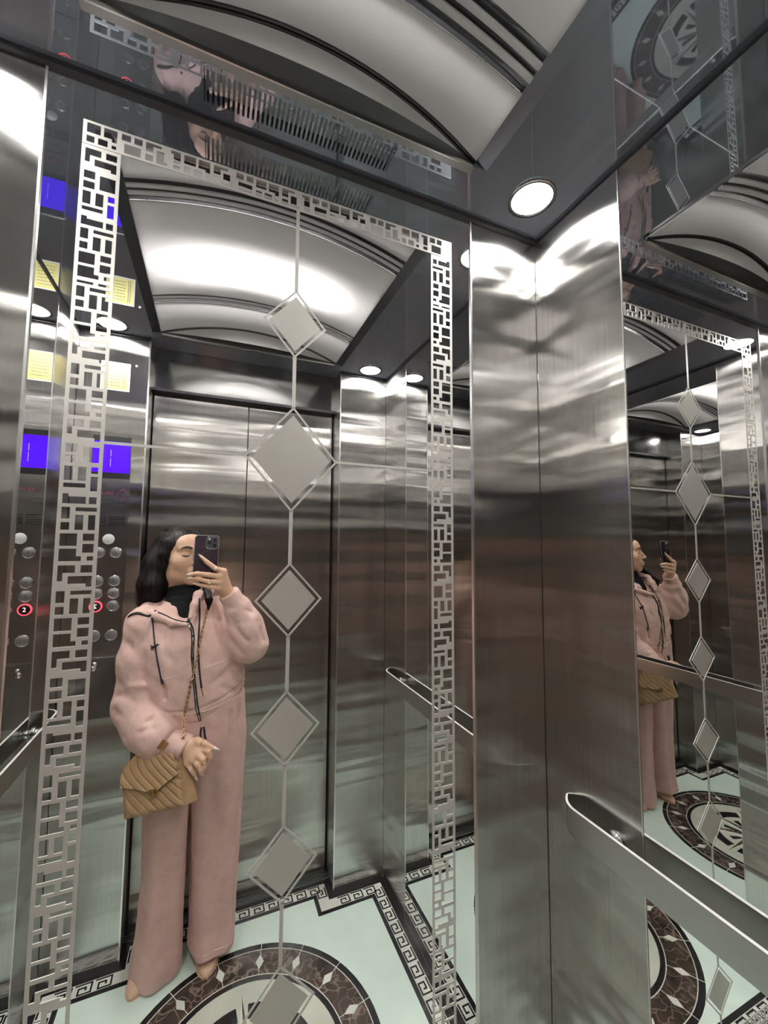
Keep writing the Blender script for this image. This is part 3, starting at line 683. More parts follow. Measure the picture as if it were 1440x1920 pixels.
# head frame
ya,pi=math.radians(32),math.radians(7)
Fv=np.array([math.sin(ya)*math.cos(pi),-math.cos(ya)*math.cos(pi),math.sin(pi)]); Uv=np.array([-math.sin(ya)*math.sin(pi),math.cos(ya)*math.sin(pi),math.cos(pi)]); Sv=np.cross(Uv,Fv)
HCn=np.array([-.104,1.800,1.446])
def Hl(P): # world -> head local (side, forward, up)
    q=[P[i]-HCn[i] for i in range(3)]; return [dot(q,Sv),dot(q,Fv),dot(q,Uv)]
def Hw(s,f,u): return tuple(HCn+Sv*s+Fv*f+Uv*u)
def head_sdf(P):
    p=Hl(P); q=[np.abs(p[0]),p[1],p[2]]
    d=elld(p,(0,-.012,.032),(.072,.090,.080))
    d=smin(d,elld(p,(0,.030,-.020),(.060,.060,.080)),.03)
    d=smin(d,elld(p,(0,.036,-.066),(.046,.046,.038)),.025)
    d=smin(d,elld(p,(0,.066,-.096),(.020,.016,.015)),.022)
    d=smin(d,elld(q,(.040,.052,-.022),(.026,.026,.026)),.022)        # cheeks
    d=smin(d,elld(q,(.048,.012,-.062),(.018,.030,.026)),.025)        # jaw corners
    d=smin(d,elld(p,(0,.062,.048),(.052,.026,.034)),.025)            # forehead
    d=smin(d,capd(q,(.012,.083,.026),(.042,.068,.028),.008),.014)     # brow ridge
    d=smax(d,-elld(q,(.031,.100,.006),(.018,.016,.010)),.014)          # socket
    d=smin(d,elld(q,(.031,.074,.005),(.0150,.0105,.0095)),.006)       # closed lids
    d=smin(d,capd(p,(0,.084,.018),(0,.104,-.026),.0065,.0095),.010)   # nose
    d=smin(d,elld(p,(0,.104,-.029),(.0105,.010,.0090)),.006)
    d=smin(d,elld(q,(.0115,.096,-.032),(.0065,.0085,.0065)),.005)
    d=smin(d,elld(p,(0,.082,-.062),(.030,.016,.020)),.012)            # mouth mound
    d=smin(d,capd(q,(0,.0965,-.0555),(.020,.085,-.060),.0052,.0025),.005)
    d=smin(d,capd(q,(0,.0950,-.0665),(.017,.086,-.063),.0058,.0028),.005)
    d=d+.0028*np.exp(-(seg_dist(q,[(0,.101,-.061),(.022,.087,-.0615)])/.0016)**2)
    d=d+.0016*np.exp(-(seg_dist(q,[(.016,.086,.0025),(.031,.086,.0005),(.045,.078,.0015)])/.0016)**2)  # lid crease
    d=smin(d,elld(q,(.0735,-.008,-.008),(.0075,.017,.029)),.006)      # ears
    d=smax(d,-elld(q,(.083,-.002,-.004),(.0065,.009,.016)),.005)
    d=smin(d,capd(p,(0,-.018,-.06),(0,-.036,-.20),.052,.056),.03)     # neck
    return d
V1=sdf_mesh(head_sdf,(-.24,1.66,1.235),(.03,1.92,1.58),.0028)
# hands: finger chains in world space
def hand_sdf(chains,palm,k=.006):
    def f(P):
        d=None
        for pts,rs in palm:
            e=poly(P,pts,rs,.008); d=e if d is None else smin(d,e,.014)
        for pts,rs in chains:
            d=smin(d,poly(P,pts,rs,.003),k)
        return d
    return f
yh=1.588
iR=[(0.0414,1.5900,1.4033),(0.0143,1.5840,1.4137),(-0.0145,1.5860,1.4366),(-0.0316,1.5890,1.4536)]
mR=[(0.0331,1.5880,1.3846),(-0.0076,1.5800,1.3919),(-0.0440,1.5860,1.3969),(-0.0654,1.5930,1.3941)]
rR=[(0.0320,1.5890,1.3637),(-0.0068,1.5810,1.3684),(-0.0399,1.5860,1.3782),(-0.0624,1.5930,1.3801)]
pR=[(0.0292,1.5920,1.3446),(-0.0009,1.5860,1.3481),(-0.0271,1.5900,1.3552),(-0.0463,1.5950,1.3591)]
tR=[(0.0424,1.6120,1.3344),(0.0272,1.6270,1.3643),(0.0045,1.6260,1.3940),(-0.0142,1.6240,1.4157)]
wR=(0.0603,1.6400,1.3170)
handR=hand_sdf([(iR,[.0098,.0088,.0078,.0058]),(mR,[.0100,.0090,.0079,.0058]),(rR,[.0096,.0085,.0075,.0055]),(pR,[.0088,.0075,.0066,.0048]),(tR,[.013,.0115,.0098,.0075])],
 [([iR[0],wR],[.0115,.019]),([mR[0],wR],[.0120,.019]),([rR[0],wR],[.0115,.019]),([pR[0],wR],[.0110,.018]),([tR[0],wR],[.0150,.021]),([wR,(0.0978,1.6500,1.2745)],[.021,.026])])
V2=sdf_mesh(handR,(-.085,1.555,1.285),(.135,1.69,1.485),.0018)
wL=(-0.0526,1.6080,0.8060)
iL=[(0.0003,1.5800,0.8002),(0.0140,1.5660,0.7952),(0.0197,1.5660,0.7767),(0.0136,1.5730,0.7588)]
mL=[(-0.0190,1.5720,0.7864),(-0.0017,1.5580,0.7758),(0.0024,1.5600,0.7516),(-0.0069,1.5660,0.7315)]
rL=[(-0.0350,1.5740,0.7746),(-0.0193,1.5600,0.7610),(-0.0088,1.5600,0.7435),(-0.0051,1.5660,0.7277)]
pL=[(-0.0512,1.5800,0.7645),(-0.0386,1.5680,0.7472),(-0.0298,1.5660,0.7327),(-0.0236,1.5680,0.7185)]
tL=[(-0.0226,1.5920,0.8236),(-0.0004,1.5800,0.8179),(0.0169,1.5720,0.8078),(0.0306,1.5680,0.8027)]
handL=hand_sdf([(iL,[.0105,.0095,.0085,.0068]),(mL,[.0108,.0095,.0085,.0066]),(rL,[.0100,.0088,.0080,.0062]),(pL,[.0092,.0080,.0070,.0054]),(tL,[.0125,.0108,.0092,.0066])],
 [([iL[0],wL],[.0128,.020]),([mL[0],wL],[.0130,.020]),([rL[0],wL],[.0125,.020]),([pL[0],wL],[.0115,.019]),([tL[0],wL],[.0135,.020]),([wL,(-0.0944,1.6300,0.8268)],[.021,.027])])
V3=sdf_mesh(handL,(-.12,1.535,.655),(.045,1.67,.86),.0018)
# skeleton of the clothed figure
shL,elL,wrL=(-.212,1.748,1.200),(-.228,1.728,.925),(-.085,1.645,.812)
shR,elR,wrR=(.045,1.765,1.225),(.145,1.665,1.122),(.066,1.632,1.312)
def under_sdf(P):
    d=loft(P,[(.80,-.03,1.76,.13,.085),(.95,-.04,1.755,.115,.08),(1.12,-.06,1.757,.125,.085),(1.22,-.08,1.77,.12,.07)],.80,1.24,.05)
    d=smin(d,capd(P,(-.085,1.78,1.20),(-.092,1.80,1.33),.052),.03)
    for a,b,c in((shL,elL,wrL),(shR,elR,wrR)): d=smin(d,poly(P,[a,b,c],[.040,.034,.022]),.02)
    d=smin(d,poly(P,[(-.10,1.76,.80),(-.115,1.765,.42),(-.13,1.80,.06)],[.075,.05,.034]),.03)
    d=smin(d,poly(P,[(.05,1.76,.80),(.055,1.77,.42),(.05,1.80,.06)],[.075,.05,.034]),.03)
    return d
V0=sdf_mesh(under_sdf,(-.32,1.6,.0),(.24,1.92,1.40),.011)
body=mesh_np('body',[V0,V1,V2,V3],M['skin'],person)
# face details
def fsnap(s,u,f0=.14,out=.0006):
    fs=np.arange(f0,0,-.0008,dtype=np.float32); pts=[HCn[i]+Sv[i]*s+Fv[i]*fs+Uv[i]*u for i in range(3)]
    d=head_sdf(pts); k=int(np.argmax(d<out)); return Vector(Hw(s,float(fs[k]),u))
for sg in(-1,1):
    br=[(.014,.0260),(.022,.0300),(.032,.0322),(.042,.0305),(.050,.0250)]
    MB().tube([fsnap(sg*s,u) for s,u in br],[.0036,.0046,.0042,.0030,.0010],8).build('eyebrow',M['brow'],body,True)
    el=[(.0175,.0005),(.024,-.0020),(.031,-.0030),(.038,-.0022),(.0455,.0012)]
    MB().tube([fsnap(sg*s,u) for s,u in el],[.0008,.0022,.0028,.0026,.0012],6).build('eyelash',M['lash'],body,True)
lips=MB()
up=[(-.021,-.0605),(-.012,-.0565),(-.004,-.0540),(0,-.0552),(.004,-.0540),(.012,-.0565),(.021,-.0605)]; mid=[(-.0205,-.0611),(-.012,-.0612),(-.004,-.0612),(0,-.0614),(.004,-.0612),(.012,-.0612),(.0205,-.0611)]
lo=[(-.0195,-.0618),(-.012,-.0668),(-.004,-.0700),(0,-.0705),(.004,-.0700),(.012,-.0668),(.0195,-.0618)]
rowsl=[up,[((a[0]+b[0])/2,(a[1]+b[1])/2) for a,b in zip(up,mid)],mid,[((a[0]+b[0])/2,(a[1]+b[1])/2) for a,b in zip(mid,lo)],lo]
pl=[[fsnap(s,u,out=.0008) for s,u in r] for r in rowsl]
lips.grid(lambda i,j:pl[j][i],7,5).build('lips',M['lip'],body,True,fix=False)
MB().revolve([(.0001,-.0035),(.0025,-.0025),(.0035,0),(.0025,.0025),(.0001,.0035)],Hw(-.0765,-.003,-.037),'z',12).build('earring',M['pearl'],person,True)
# nails
def nail(chain,r,mat,ln=.010,side=(0,-1,0)):
    a=Vector(chain[-2]); b=Vector(chain[-1]); t=(b-a).normalized(); n_=Vector(side); n_=(n_-t*n_.dot(t)).normalized(); s_=t.cross(n_)
    mb=MB(); st=[(-.006,.75),(0,.95),(r*.8,.82),(r+ln*.5,.55),(r+ln,.12)]
    def g(i,j):
        x,wd=st[i]; ang=(j-3)/3*1.15; rad=r*1.03
        drop=0 if x<r*.5 else 0
        c=b+t*x; return c+n_*(rad*math.cos(ang)*(1 if x<=0 else max(.45,1-.05*x/r)))+s_*(rad*math.sin(ang)*wd)
    mb.grid(g,5,7).build('fingernail',M[mat],body,True,fix=False)
nail(iR,.0058,'nail',.011,(-.1,-1,.1)); nail(mR,.0058,'nail',.010,(0,-1,.3)); nail(rR,.0055,'nail',.009,(0,-1,.2)); nail(pR,.0048,'nail',.012,(0,-.6,1))
nail(tR,.0075,'nail',.008,(0,1,0)); nail(tL,.0066,'whitenail',.013,(0,-1,.4)); nail(iL,.0068,'nail',.006,(.6,1,-.2)); nail(mL,.0066,'nail',.006,(.6,1,0)); nail(rL,.0062,'nail',.008,(1,0,0)); nail(pL,.0054,'nail',.010,(.2,-1,.2))
def fring(p,a,b,r,mat,gem=None,gr=.004,gd=(0,-1,0)):
    p=Vector(p); t=(Vector(b)-Vector(a)).normalized(); u=t.orthogonal().normalized(); v=t.cross(u)
    pts=[p+(u*math.cos(k*math.pi/10)+v*math.sin(k*math.pi/10))*r for k in range(21)]
    o=MB().tube(pts,.0013,6,False).build('finger_ring',M[mat],person,True)
    if gem:
        c=p+Vector(gd).normalized()*(r+gr*.5); mb=MB().revolve([(.0001,-gr),(gr*.7,-gr*.7),(gr,0),(gr*.7,gr*.7),(.0001,gr)],c,'z',10); mb.build('stone',M[gem],o,True)
def mixp(a,b,t): return tuple(a[i]+(b[i]-a[i])*t for i in range(3))
fring(mixp(iR[0],iR[1],.9),iR[0],iR[1],.0096,'gold','pearl',.0055,(-.1,-1,.1)); fring(mixp(rR[0],rR[1],.92),rR[0],rR[1],.0094,'gold','pearl',.004,(0,-1,-.4))
fring(mixp(tL[0],tL[1],.75),tL[0],tL[1],.0122,'gold'); fring(mixp(mL[1],mL[2],.35),mL[1],mL[2],.0100,'gold'); fring(mixp(rL[1],rL[2],.3),rL[1],rL[2],.0094,'gold')
# hair
def hair_sdf(P):
    p=Hl(P)
    cap=elld(p,(0,-.014,.036),(.082,.100,.088))
    # opening for the face: hairline swept from the crown down the temples
    face=elld(p,(.006,.108,-.030),(.076,.080,.110))
    cap=smax(cap,-face,.008)
    cap=smax(cap,-elld([-np.abs(p[0]),p[1],p[2]],(-.047,.088,.000),(.036,.064,.050)),.010)
    cap=smax(cap,-elld(p,(0,.06,-.13),(.055,.075,.10)),.012)
    side=poly(P,[Hw(-.070,.018,.060),Hw(-.0775,.010,.012),Hw(-.081,-.004,-.030)],[.014,.0135,.009],.02); cap=smin(cap,side,.012)
    mass=poly(P,[(-.155,1.825,1.500),(-.188,1.805,1.42),(-.202,1.788,1.34),(-.204,1.782,1.255)],[.052,.052,.050,.024],.03)
    mass=smin(mass,poly(P,[(-.10,1.865,1.50),(-.115,1.878,1.38),(-.13,1.870,1.26)],[.055,.042,.03],.03),.03)
    mass=smin(mass,poly(P,[(-.150,1.825,1.47),(-.172,1.822,1.38),(-.178,1.815,1.30)],[.030,.030,.016],.02),.02)
    d=smin(cap,mass,.022)
    lock=poly(P,[Hw(.060,-.02,-.02),(-.022,1.760,1.370),(-0.0029,1.6650,1.2932),(-0.0043,1.6600,1.2590)],[.024,.020,.011,.004],.015)
    d=smin(d,lock,.012)
    ang=np.arctan2(p[0],p[1]+.03)
    d=d+.0006*np.sin(ang*46+P[2]*30)*np.clip((.16-p[2])/.08,0,1)+.0006*np.sin(ang*97+P[2]*55)
    return d
VH=sdf_mesh(hair_sdf,(-.30,1.62,1.21),(.04,1.935,1.60),.0032)
hair=mesh_np('hair',[VH],M['hair'],person)
st=MB(); rr=random.Random(5)
for k in range(120):
    a=rr.uniform(-2.6,-.55); r0=rr.uniform(.2,.95)
    s0,f0=.084*math.sin(a)*r0,-.01+.09*math.cos(a)*r0*.8
    pts=[]
    base=Vector(Hw(s0*.5-.02,f0*.5-.015,.113)); mid_=Vector(Hw(-.088+.02*rr.random(),-.03-.03*rr.random(),.03)); end=Vector((rr.uniform(-.258,-.17),rr.uniform(1.735,1.80),rr.uniform(1.25,1.31))); kn=Vector((end.x*.93-.005,end.y,1.38))
    q=sub([base,mid_,kn,end],5); st.tube(q,[.0005]*(len(q)-1)+[.0002],3,False)
so=st.build('loose_strands',M['hair'],hair,True,fix=False); tag(so,kind='stuff')
# black turtleneck
def neck_sdf(P):
    d=poly(P,[(-.088,1.783,1.20),(-.094,1.792,1.30),(-.098,1.790,1.335)],[.070,.060,.057],.02)
    a=P[2]+ (P[1]-1.79)*.18-(P[0]+.09)*.10
    d=smax(d,a-1.338,.008)
    d=smin(d,elld(P,(-.098,1.745,1.205),(.092,.060,.095)),.03)
    for k in range(3): d=d+.002*np.exp(-((a-(1.275+.022*k))/.006)**2)
    return smax(d,-capd(P,(-.094,1.795,1.328),(-.10,1.79,1.40),.050),.004)
mesh_np('turtleneck',[sdf_mesh(neck_sdf,(-.18,1.66,1.10),(.02,1.88,1.36),.0035)],M['blackknit'],person)
# hoodie
def hz_hem(P): return .868+np.clip(P[0]+.01,-.02,1)*.30+np.clip(1.63-P[1],-.3,.05)*-.22
def hoodie_sdf(P):
    tors=loft(P,[(.80,-.035,1.752,.165,.112),(.88,-.035,1.752,.170,.116),(.96,-.038,1.752,.182,.124),(1.06,-.052,1.750,.178,.126),(1.14,-.066,1.752,.172,.122),(1.21,-.080,1.765,.150,.105),(1.262,-.088,1.780,.105,.085),(1.29,-.09,1.785,.08,.07)],None,1.292,.03)
    hem=hz_hem(P)
    seam=hem+.050
    tors=tors+.0045*np.exp(-((P[2]-seam)/.006)**2)+.010*np.clip((seam-P[2])/.05,0,1)
    tors=smax(tors,hem-P[2],.004)
    # left sleeve (image left) with cuff
    sl=poly(P,[(-.165,1.765,1.212),shL,(-.228,1.738,1.08),elL,(-.182,1.682,.862),(-.152,1.655,.836)],[.064,.064,.066,.073,.074,.072],.03)
    cf=capd(P,(-.108,1.638,.822),(-.060,1.612,.798),.041,.043)
    # right sleeve raised
    srm=poly(P,[(.0,1.77,1.225),shR,(.102,1.705,1.165),elR,(.128,1.650,1.19),(.098,1.643,1.258)],[.062,.066,.068,.066,.062,.052],.025)
    cr=capd(P,(.094,1.642,1.268),(.0635,1.630,1.318),.041,.038)
    n_=np.array([-.0305,-.012,.050]); n_=n_/np.linalg.norm(n_); 
    cr=smax(cr,(P[0]-.0635)*n_[0]+(P[1]-1.630)*n_[1]+(P[2]-1.318)*n_[2]-.004,.004)
    n2=np.array([.048,-.026,-.027]); n2=n2/np.linalg.norm(n2)
    cf=smax(cf,(P[0]+.060)*n2[0]+(P[1]-1.612)*n2[1]+(P[2]-.798)*n2[2]-.004,.003)
    # folds
    for a,b,dp,r in (((-.315,1.70,1.03),(-.20,1.69,.985),.012,.016),((-.30,1.69,.985),(-.19,1.70,.955),.010,.014),((-.30,1.68,.93),(-.20,1.66,.915),.008,.014),((-.24,1.64,.855),(-.17,1.62,.905),.008,.012),((-.16,1.61,.88),(-.15,1.60,.80),.007,.010),((-.28,1.70,.90),(-.22,1.66,.84),.007,.012),((-0.2887,1.6700,0.9932),(-0.1968,1.6300,0.9628),.018,.010),((-0.1968,1.6300,0.9628),(-0.1417,1.6600,0.9481),.016,.010),((-0.2460,1.6500,1.0153),(-0.1574,1.6600,1.0063),-.010,.018),((-0.2412,1.6700,1.1849),(-0.1986,1.6700,1.0264),.006,.012),((-0.1980,1.6000,0.8762),(-0.1078,1.5800,0.9332),.007,.009),((-.25,1.69,1.15),(-.215,1.69,1.05),.006,.012)):
        sl=crease(sl,P,[a,b],dp,r)
    for a,b,dp,r in (((.07,1.60,1.225),(.13,1.60,1.150),.009,.013),((.05,1.62,1.17),(.12,1.61,1.10),.007,.012),((.17,1.60,1.20),(.19,1.62,1.14),.006,.012),((.06,1.60,1.275),(.14,1.61,1.25),.008,.009),((.10,1.60,1.215),(.175,1.61,1.215),.005,.010)):
        srm=crease(srm,P,[a,b],dp,r)
    sl=smin(sl,cf,.004); sd=(P[0]+.106)*n2[0]+(P[1]-1.637)*n2[1]+(P[2]-.822)*n2[2]
    sl=sl+.007*np.exp(-(sd/.0045)**2)*(np.sqrt((P[0]+.106)**2+(P[1]-1.637)**2+(P[2]-.822)**2)<.075)
    srm=smin(srm,cr,.008)
    for a,b,dp,r in (((-.17,1.64,1.02),(-.10,1.62,.93),.006,.016),((.02,1.63,1.0),(.11,1.66,1.06),.006,.016),((.12,1.66,1.0),(.13,1.68,.93),.006,.014),((-.07,1.63,1.10),(-.02,1.62,1.16),.004,.016),((.04,1.64,1.14),(.08,1.66,1.20),.007,.014),((-.16,1.65,1.19),(-.12,1.64,1.10),.004,.014),((.05,1.64,.98),(.10,1.66,.95),.005,.012)):
        tors=crease(tors,P,[a,b],dp,r)
    d=smin(tors,sl,.006); d=crease(d,P,[(-0.1529,1.6600,1.1338),(-0.1402,1.6500,1.0527),(-0.1315,1.6500,0.9646)],.016,.008); d=smin(d,srm,.022)
    # neck opening with a deep V
    d=smax(d,-capd(P,(-.090,1.775,1.27),(-.096,1.79,1.42),.064,.075),.008)
    d=smax(d,-poly(P,[(-.088,1.70,1.36),(-.078,1.665,1.262),(-.072,1.63,1.222)],[.062,.040,.010],.01),.006)
    d=smax(d,-poly(P,[(-0.0743,1.6400,1.2339),(-0.1246,1.6600,1.2619),(-0.1625,1.6900,1.2880)],[.008,.024,.030],.01),.006)
    # collar flaps and hood behind the neck
    flapL=poly(P,[(-0.0717,1.6400,1.2131),(-0.1226,1.6550,1.2214),(-0.1685,1.6850,1.2418),(-0.2127,1.7500,1.2591),(-.165,1.835,1.280)],[.007,.013,.016,.022,.030],.012)
    flapR=poly(P,[(-0.0623,1.6400,1.2369),(-0.0490,1.6650,1.2761),(-0.0404,1.7000,1.3063),(-.010,1.79,1.315),(-.05,1.86,1.305)],[.008,.015,.018,.022,.030],.012)
    hood=poly(P,[(-.175,1.835,1.262),(-.13,1.885,1.235),(-.06,1.885,1.235),(-.03,1.86,1.28)],[.036,.040,.040,.032],.02)
    brim=poly(P,[(-0.2595,1.7450,1.2223),(-0.2323,1.7250,1.2430),(-0.1857,1.7000,1.2498)],[.020,.024,.014],.012)
    d=smin(d,smin(hood,smin(flapL,flapR,.012),.016),.008); d=smin(d,brim,.010)
    # zip line slightly sunk
    d=d+.0022*np.exp(-(np.minimum(seg_dist([P[0],P[1]*0,P[2]],[(-.072,0,1.222),(-.046,0,1.058),(-.030,0,.96),(-.012,0,.83)]),.05)/.004)**2)*(P[1]<1.72)
    d=d+.0011*np.sin(P[0]*61+P[2]*47)*np.sin(P[2]*73-P[1]*55)
    return d
hoodie=mesh_np('hoodie',[sdf_mesh(hoodie_sdf,(-.345,1.53,.735),(.245,1.93,1.36),.0042)],M['pink'],person)
def onh(pts,n=6,out=.0015): return [Vector(snap(hoodie_sdf,q[0],q[2],1.50,1.9,out)) for q in sub(pts,n)]
def ony(pts,r,name,mat,n=6,out=.0015,parent=None,sides=6):
    return MB().tube(onh(pts,n,out),r,sides).build(name,M[mat],parent or hoodie,True)
zipp=[(-0.0686,1.6400,1.2204),(-0.0527,1.6300,1.1781),(-0.0493,1.6250,1.0956),(-0.0385,1.6220,0.9943),(-0.0268,1.6220,0.9107),(-0.0070,1.6250,0.8392)]
ony(zipp,.0062,'zip_tape','blacktape',8,.0002)
zt_=onh(zipp,8,.0030); MB().tube([q-Vector((0,.0032,0)) for q in zt_],.0017,6).build('zip_teeth',M['chrome'],hoodie,True)
for q,s_ in((zt_[2],1),(zt_[-1],.8)):
    MB().tube([q+Vector((0,-.006,.004)),q+Vector((.002,-.007,-.026*s_))],[.0032,.0022],6).build('zip_pull',M['chrome'],hoodie,True)
ony([(-0.0703,1.6400,1.2205),(-0.1004,1.6500,1.2283),(-0.1305,1.6600,1.2398),(-0.1697,1.6900,1.2580)],.0024,'collar_binding','blacktape',6,.001)
ony([(-0.0704,1.6400,1.2224),(-0.0737,1.6500,1.2511),(-0.0703,1.6600,1.2837),(-0.0585,1.6900,1.3122)],.0024,'collar_binding','blacktape',6,.001)
MB().tube(sub([(-0.2718,1.7400,1.2183),(-0.2606,1.7150,1.2426),(-0.2358,1.7000,1.2528),(-0.2045,1.6920,1.2429),(-0.1843,1.6880,1.2498),(-0.1767,1.6900,1.2622)],6),[.004]+[.0058]*29+[.004],8).build('hood_binding',M['blacktape'],hoodie,True)
ony([(-0.1879,1.6800,1.2382),(-0.1781,1.6600,1.1819),(-0.1655,1.6450,1.1203),(-0.1520,1.6350,1.0583),(-0.1415,1.6300,1.0138)],.0030,'drawstring','cord',8,.0030)
ony([(-0.0358,1.6700,1.3000),(-0.0326,1.6500,1.2295),(-0.0323,1.6350,1.1380),(-0.0255,1.6300,1.0547),(-0.0162,1.6300,0.9889)],.0030,'drawstring','cord',8,.0030)
ony([(-0.1415,1.6300,1.0138),(-0.1367,1.6300,0.9971)],.0020,'cord_tip','gold',3,.003); ony([(-0.0162,1.6300,0.9889),(-0.0099,1.6300,0.9604)],.0020,'cord_tip','gold',3,.003)
for sm in ([(-0.1400,1.6400,1.0321),(-0.1080,1.6300,1.0367),(-0.0747,1.6250,1.0488),(-0.0462,1.6250,1.0584)],[(-0.0187,1.6300,1.0577),(0.0197,1.6400,1.0658),(0.0562,1.6600,1.0701)],[(-0.2125,1.6800,1.1621),(-0.2043,1.6800,1.1984),(-0.1927,1.6800,1.2348)],[(-0.0687,1.6200,0.9033),(-0.0400,1.6200,0.9026),(-0.0264,1.6200,0.9023)],[(-0.0162,1.6200,0.9044),(0.0253,1.6300,0.9092),(0.0697,1.6400,0.9255),(0.1074,1.6700,0.9467),(0.1339,1.7000,0.9594)],[(0.0739,1.6600,1.0411),(0.0879,1.6600,1.0124),(0.1081,1.6700,0.9856)]):
    ony(sm,.0015,'seam','seam',8,.0016,sides=5)
# little dog embroidery, cuff patch
dg=MB()
for a,b in(((284,1216),(293,1213)),((283,1214),(283,1221)),((287,1216),(288,1221)),((292,1214),(294,1209)),((294,1209),(297,1210)),((283,1214),(281,1212)),((291,1215),(291,1219))):
    pass
dogp=[((-0.1820,1.6400,1.1393),(-0.1676,1.6400,1.1434),.0042),((-0.1821,1.6400,1.1411),(-0.1824,1.6400,1.1303),.0018),((-0.1772,1.6400,1.1389),(-0.1751,1.6400,1.1297),.0018),((-0.1692,1.6400,1.1436),(-0.1630,1.6400,1.1503),.0034),((-0.1630,1.6400,1.1503),(-0.1588,1.6400,1.1481),.0020),((-0.1830,1.6400,1.1430),(-0.1856,1.6400,1.1478),.0014),((-0.1700,1.6400,1.1418),(-0.1696,1.6400,1.1327),.0018)]
for a,b,r_ in dogp: dg.tube([Vector(snap(hoodie_sdf,q[0],q[2],1.5,1.9,.0016)) for q in(a,mixp(a,b,.33),mixp(a,b,.67),b)],r_*1.0,6)
dg.build('dog_embroidery',M['blacktape'],hoodie,True)
pc=[(-0.1284,1.6000,0.8507),(-0.1102,1.6000,0.8337),(-0.1283,1.6000,0.8093),(-0.1464,1.6000,0.8281)]
pp=MB(); ng=5
pp.grid(lambda i,j:snap(hoodie_sdf,*(lambda q:(q[0],q[2]))(mixp(mixp(pc[0],pc[1],i/ng),mixp(pc[3],pc[2],i/ng),j/ng)),1.5,1.9,.0045),ng+1,ng+1).build('leather_patch',M['patch'],hoodie,True,fix=False)
# trousers
def fold(k,A,ph,zf=3.0): return lambda th,z:A*np.sin(k*th+ph+zf*z)*np.clip((.95-z)/.5,.15,1)
def trouser_sdf(P):
    a=loft(P,[(.0,-.128,1.752,.082,.098),(.05,-.127,1.752,.080,.096),(.15,-.122,1.758,.074,.088),(.32,-.116,1.760,.071,.082),(.55,-.118,1.757,.078,.090),(.75,-.105,1.755,.088,.100),(.93,-.095,1.755,.09,.100)],.006,.93,.006,fold(5,.0040,.6))
    b=loft(P,[(.0,.052,1.750,.083,.102),(.04,.052,1.750,.082,.100),(.12,.053,1.757,.080,.090),(.32,.052,1.760,.086,.086),(.55,.050,1.757,.093,.092),(.75,.058,1.755,.092,.102),(.93,.050,1.755,.085,.100)],.044,.93,.006,fold(5,.0045,2.1))
    for p0,p1,dp,r in(((-.10,1.66,.22),(-.17,1.66,.10),.006,.016),((-.08,1.66,.14),(-.16,1.65,.05),.006,.014),((-.12,1.66,.09),(-.07,1.66,.13),.003,.016)): a=crease(a,P,[p0,p1],dp,r)
    for p0,p1,dp,r in(((0.0848,1.6600,0.8800),(0.1143,1.6600,0.6566),.007,.010),((0.1156,1.6800,0.8875),(0.1363,1.6900,0.7340),.006,.008),((0.0405,1.6500,0.7319),(0.0320,1.6600,0.4724),.005,.014),((.0,1.65,.14),(.10,1.65,.09),.007,.014),((.10,1.67,.40),(.06,1.66,.20),.005,.016),((.02,1.66,.72),(.04,1.66,.45),.004,.018),((.09,1.66,.80),(.10,1.66,.62),.004,.012)): b=crease(b,P,[p0,p1],dp,r)
    hips=loft(P,[(.70,-.03,1.756,.12,.090),(.78,-.025,1.755,.155,.108),(.90,-.03,1.755,.150,.105)],.70,.93,.03)
    d=smin(a,b,.006); d=smin(d,hips,.03)
    d=smax(d,-loft(P,[(.0,-.128,1.752,.064,.078),(.10,-.124,1.755,.058,.070)],None,.05,.01),.004); d=smax(d,-loft(P,[(.0,.052,1.750,.066,.082),(.14,.053,1.755,.062,.074)],None,.09,.01),.004)
    return d+.0009*np.sin(P[0]*57+P[2]*31)*np.sin(P[2]*61-P[1]*49)
tro=mesh_np('trousers',[sdf_mesh(trouser_sdf,(-.235,1.62,-.005),(.165,1.90,.95),.0052)],M['trouser'],person)
MB().tube([Vector(snap(trouser_sdf,-.020+.0105*k,.068,1.5,1.9,.0012)) for k in range(14)],.0013,5).build('hem_seam',M['seam'],tro,True)
# drawcord hanging under the hoodie hem
MB().tube(sub([(-.004,1.618,.858),(0.0025,1.6120,0.8196),(0.0081,1.6050,0.8090)],5),.0036,6).build('waist_cord',M['cord'],tro,True)
MB().tube(sub([(-.012,1.618,.858),(-0.0135,1.6120,0.8349),(-0.0112,1.6060,0.8227)],5),.0036,6).build('waist_cord',M['cord'],tro,True)
# shoes
def shoe(toe,heel,name):
    toe=Vector((*toe,0)); heel=Vector((*heel,0)); t=(toe-heel); Ln=t.length; t.normalize(); s_=Vector((-t.y,t.x,0))
    st=[(0,.022,.030,.055),(.10,.030,.034,.060),(.3,.034,.036,.062),(.5,.034,.035,.050),(.7,.037,.030,.044),(.85,.030,.022,.032),(.94,.019,.016,.024),(1.0,.006,.008,.012)]
    mb=MB(); n=16
    def g(i,j):
        x,wd,zc_,zt_=st[i]; a=2*math.pi*j/(n)
        return heel+t*(x*Ln)+s_*(wd*math.cos(a))+Vector((0,0,max(.0025,zt_*.5+zt_*.5*math.sin(a))))
    b=len(mb.v); mb.grid(g,len(st),n+1)
    mb.f.append(tuple(range(n+1))); mb.f.append(tuple((len(st)-1)*(n+1)+k for k in range(n+1)))
    o=mb.build(name,M['suede'],person,True)
    sb=MB(); pts=[]
    for sg in(1,-1):
        for x,wd,_,_ in (st if sg>0 else st[::-1]): pts.append(heel+t*(x*Ln)+s_*(sg*(wd+.0015)))
    sb.prism([(q.x,q.y) for q in pts],lambda a_,b_,z:(a_,b_,z),.0003,.005); sb.build('sole',M['suede'],o)
    return o
shoe((-0.1961,1.6627),(-.125,1.84),'shoe'); shoe((0.0303,1.6437),(.055,1.84),'shoe')
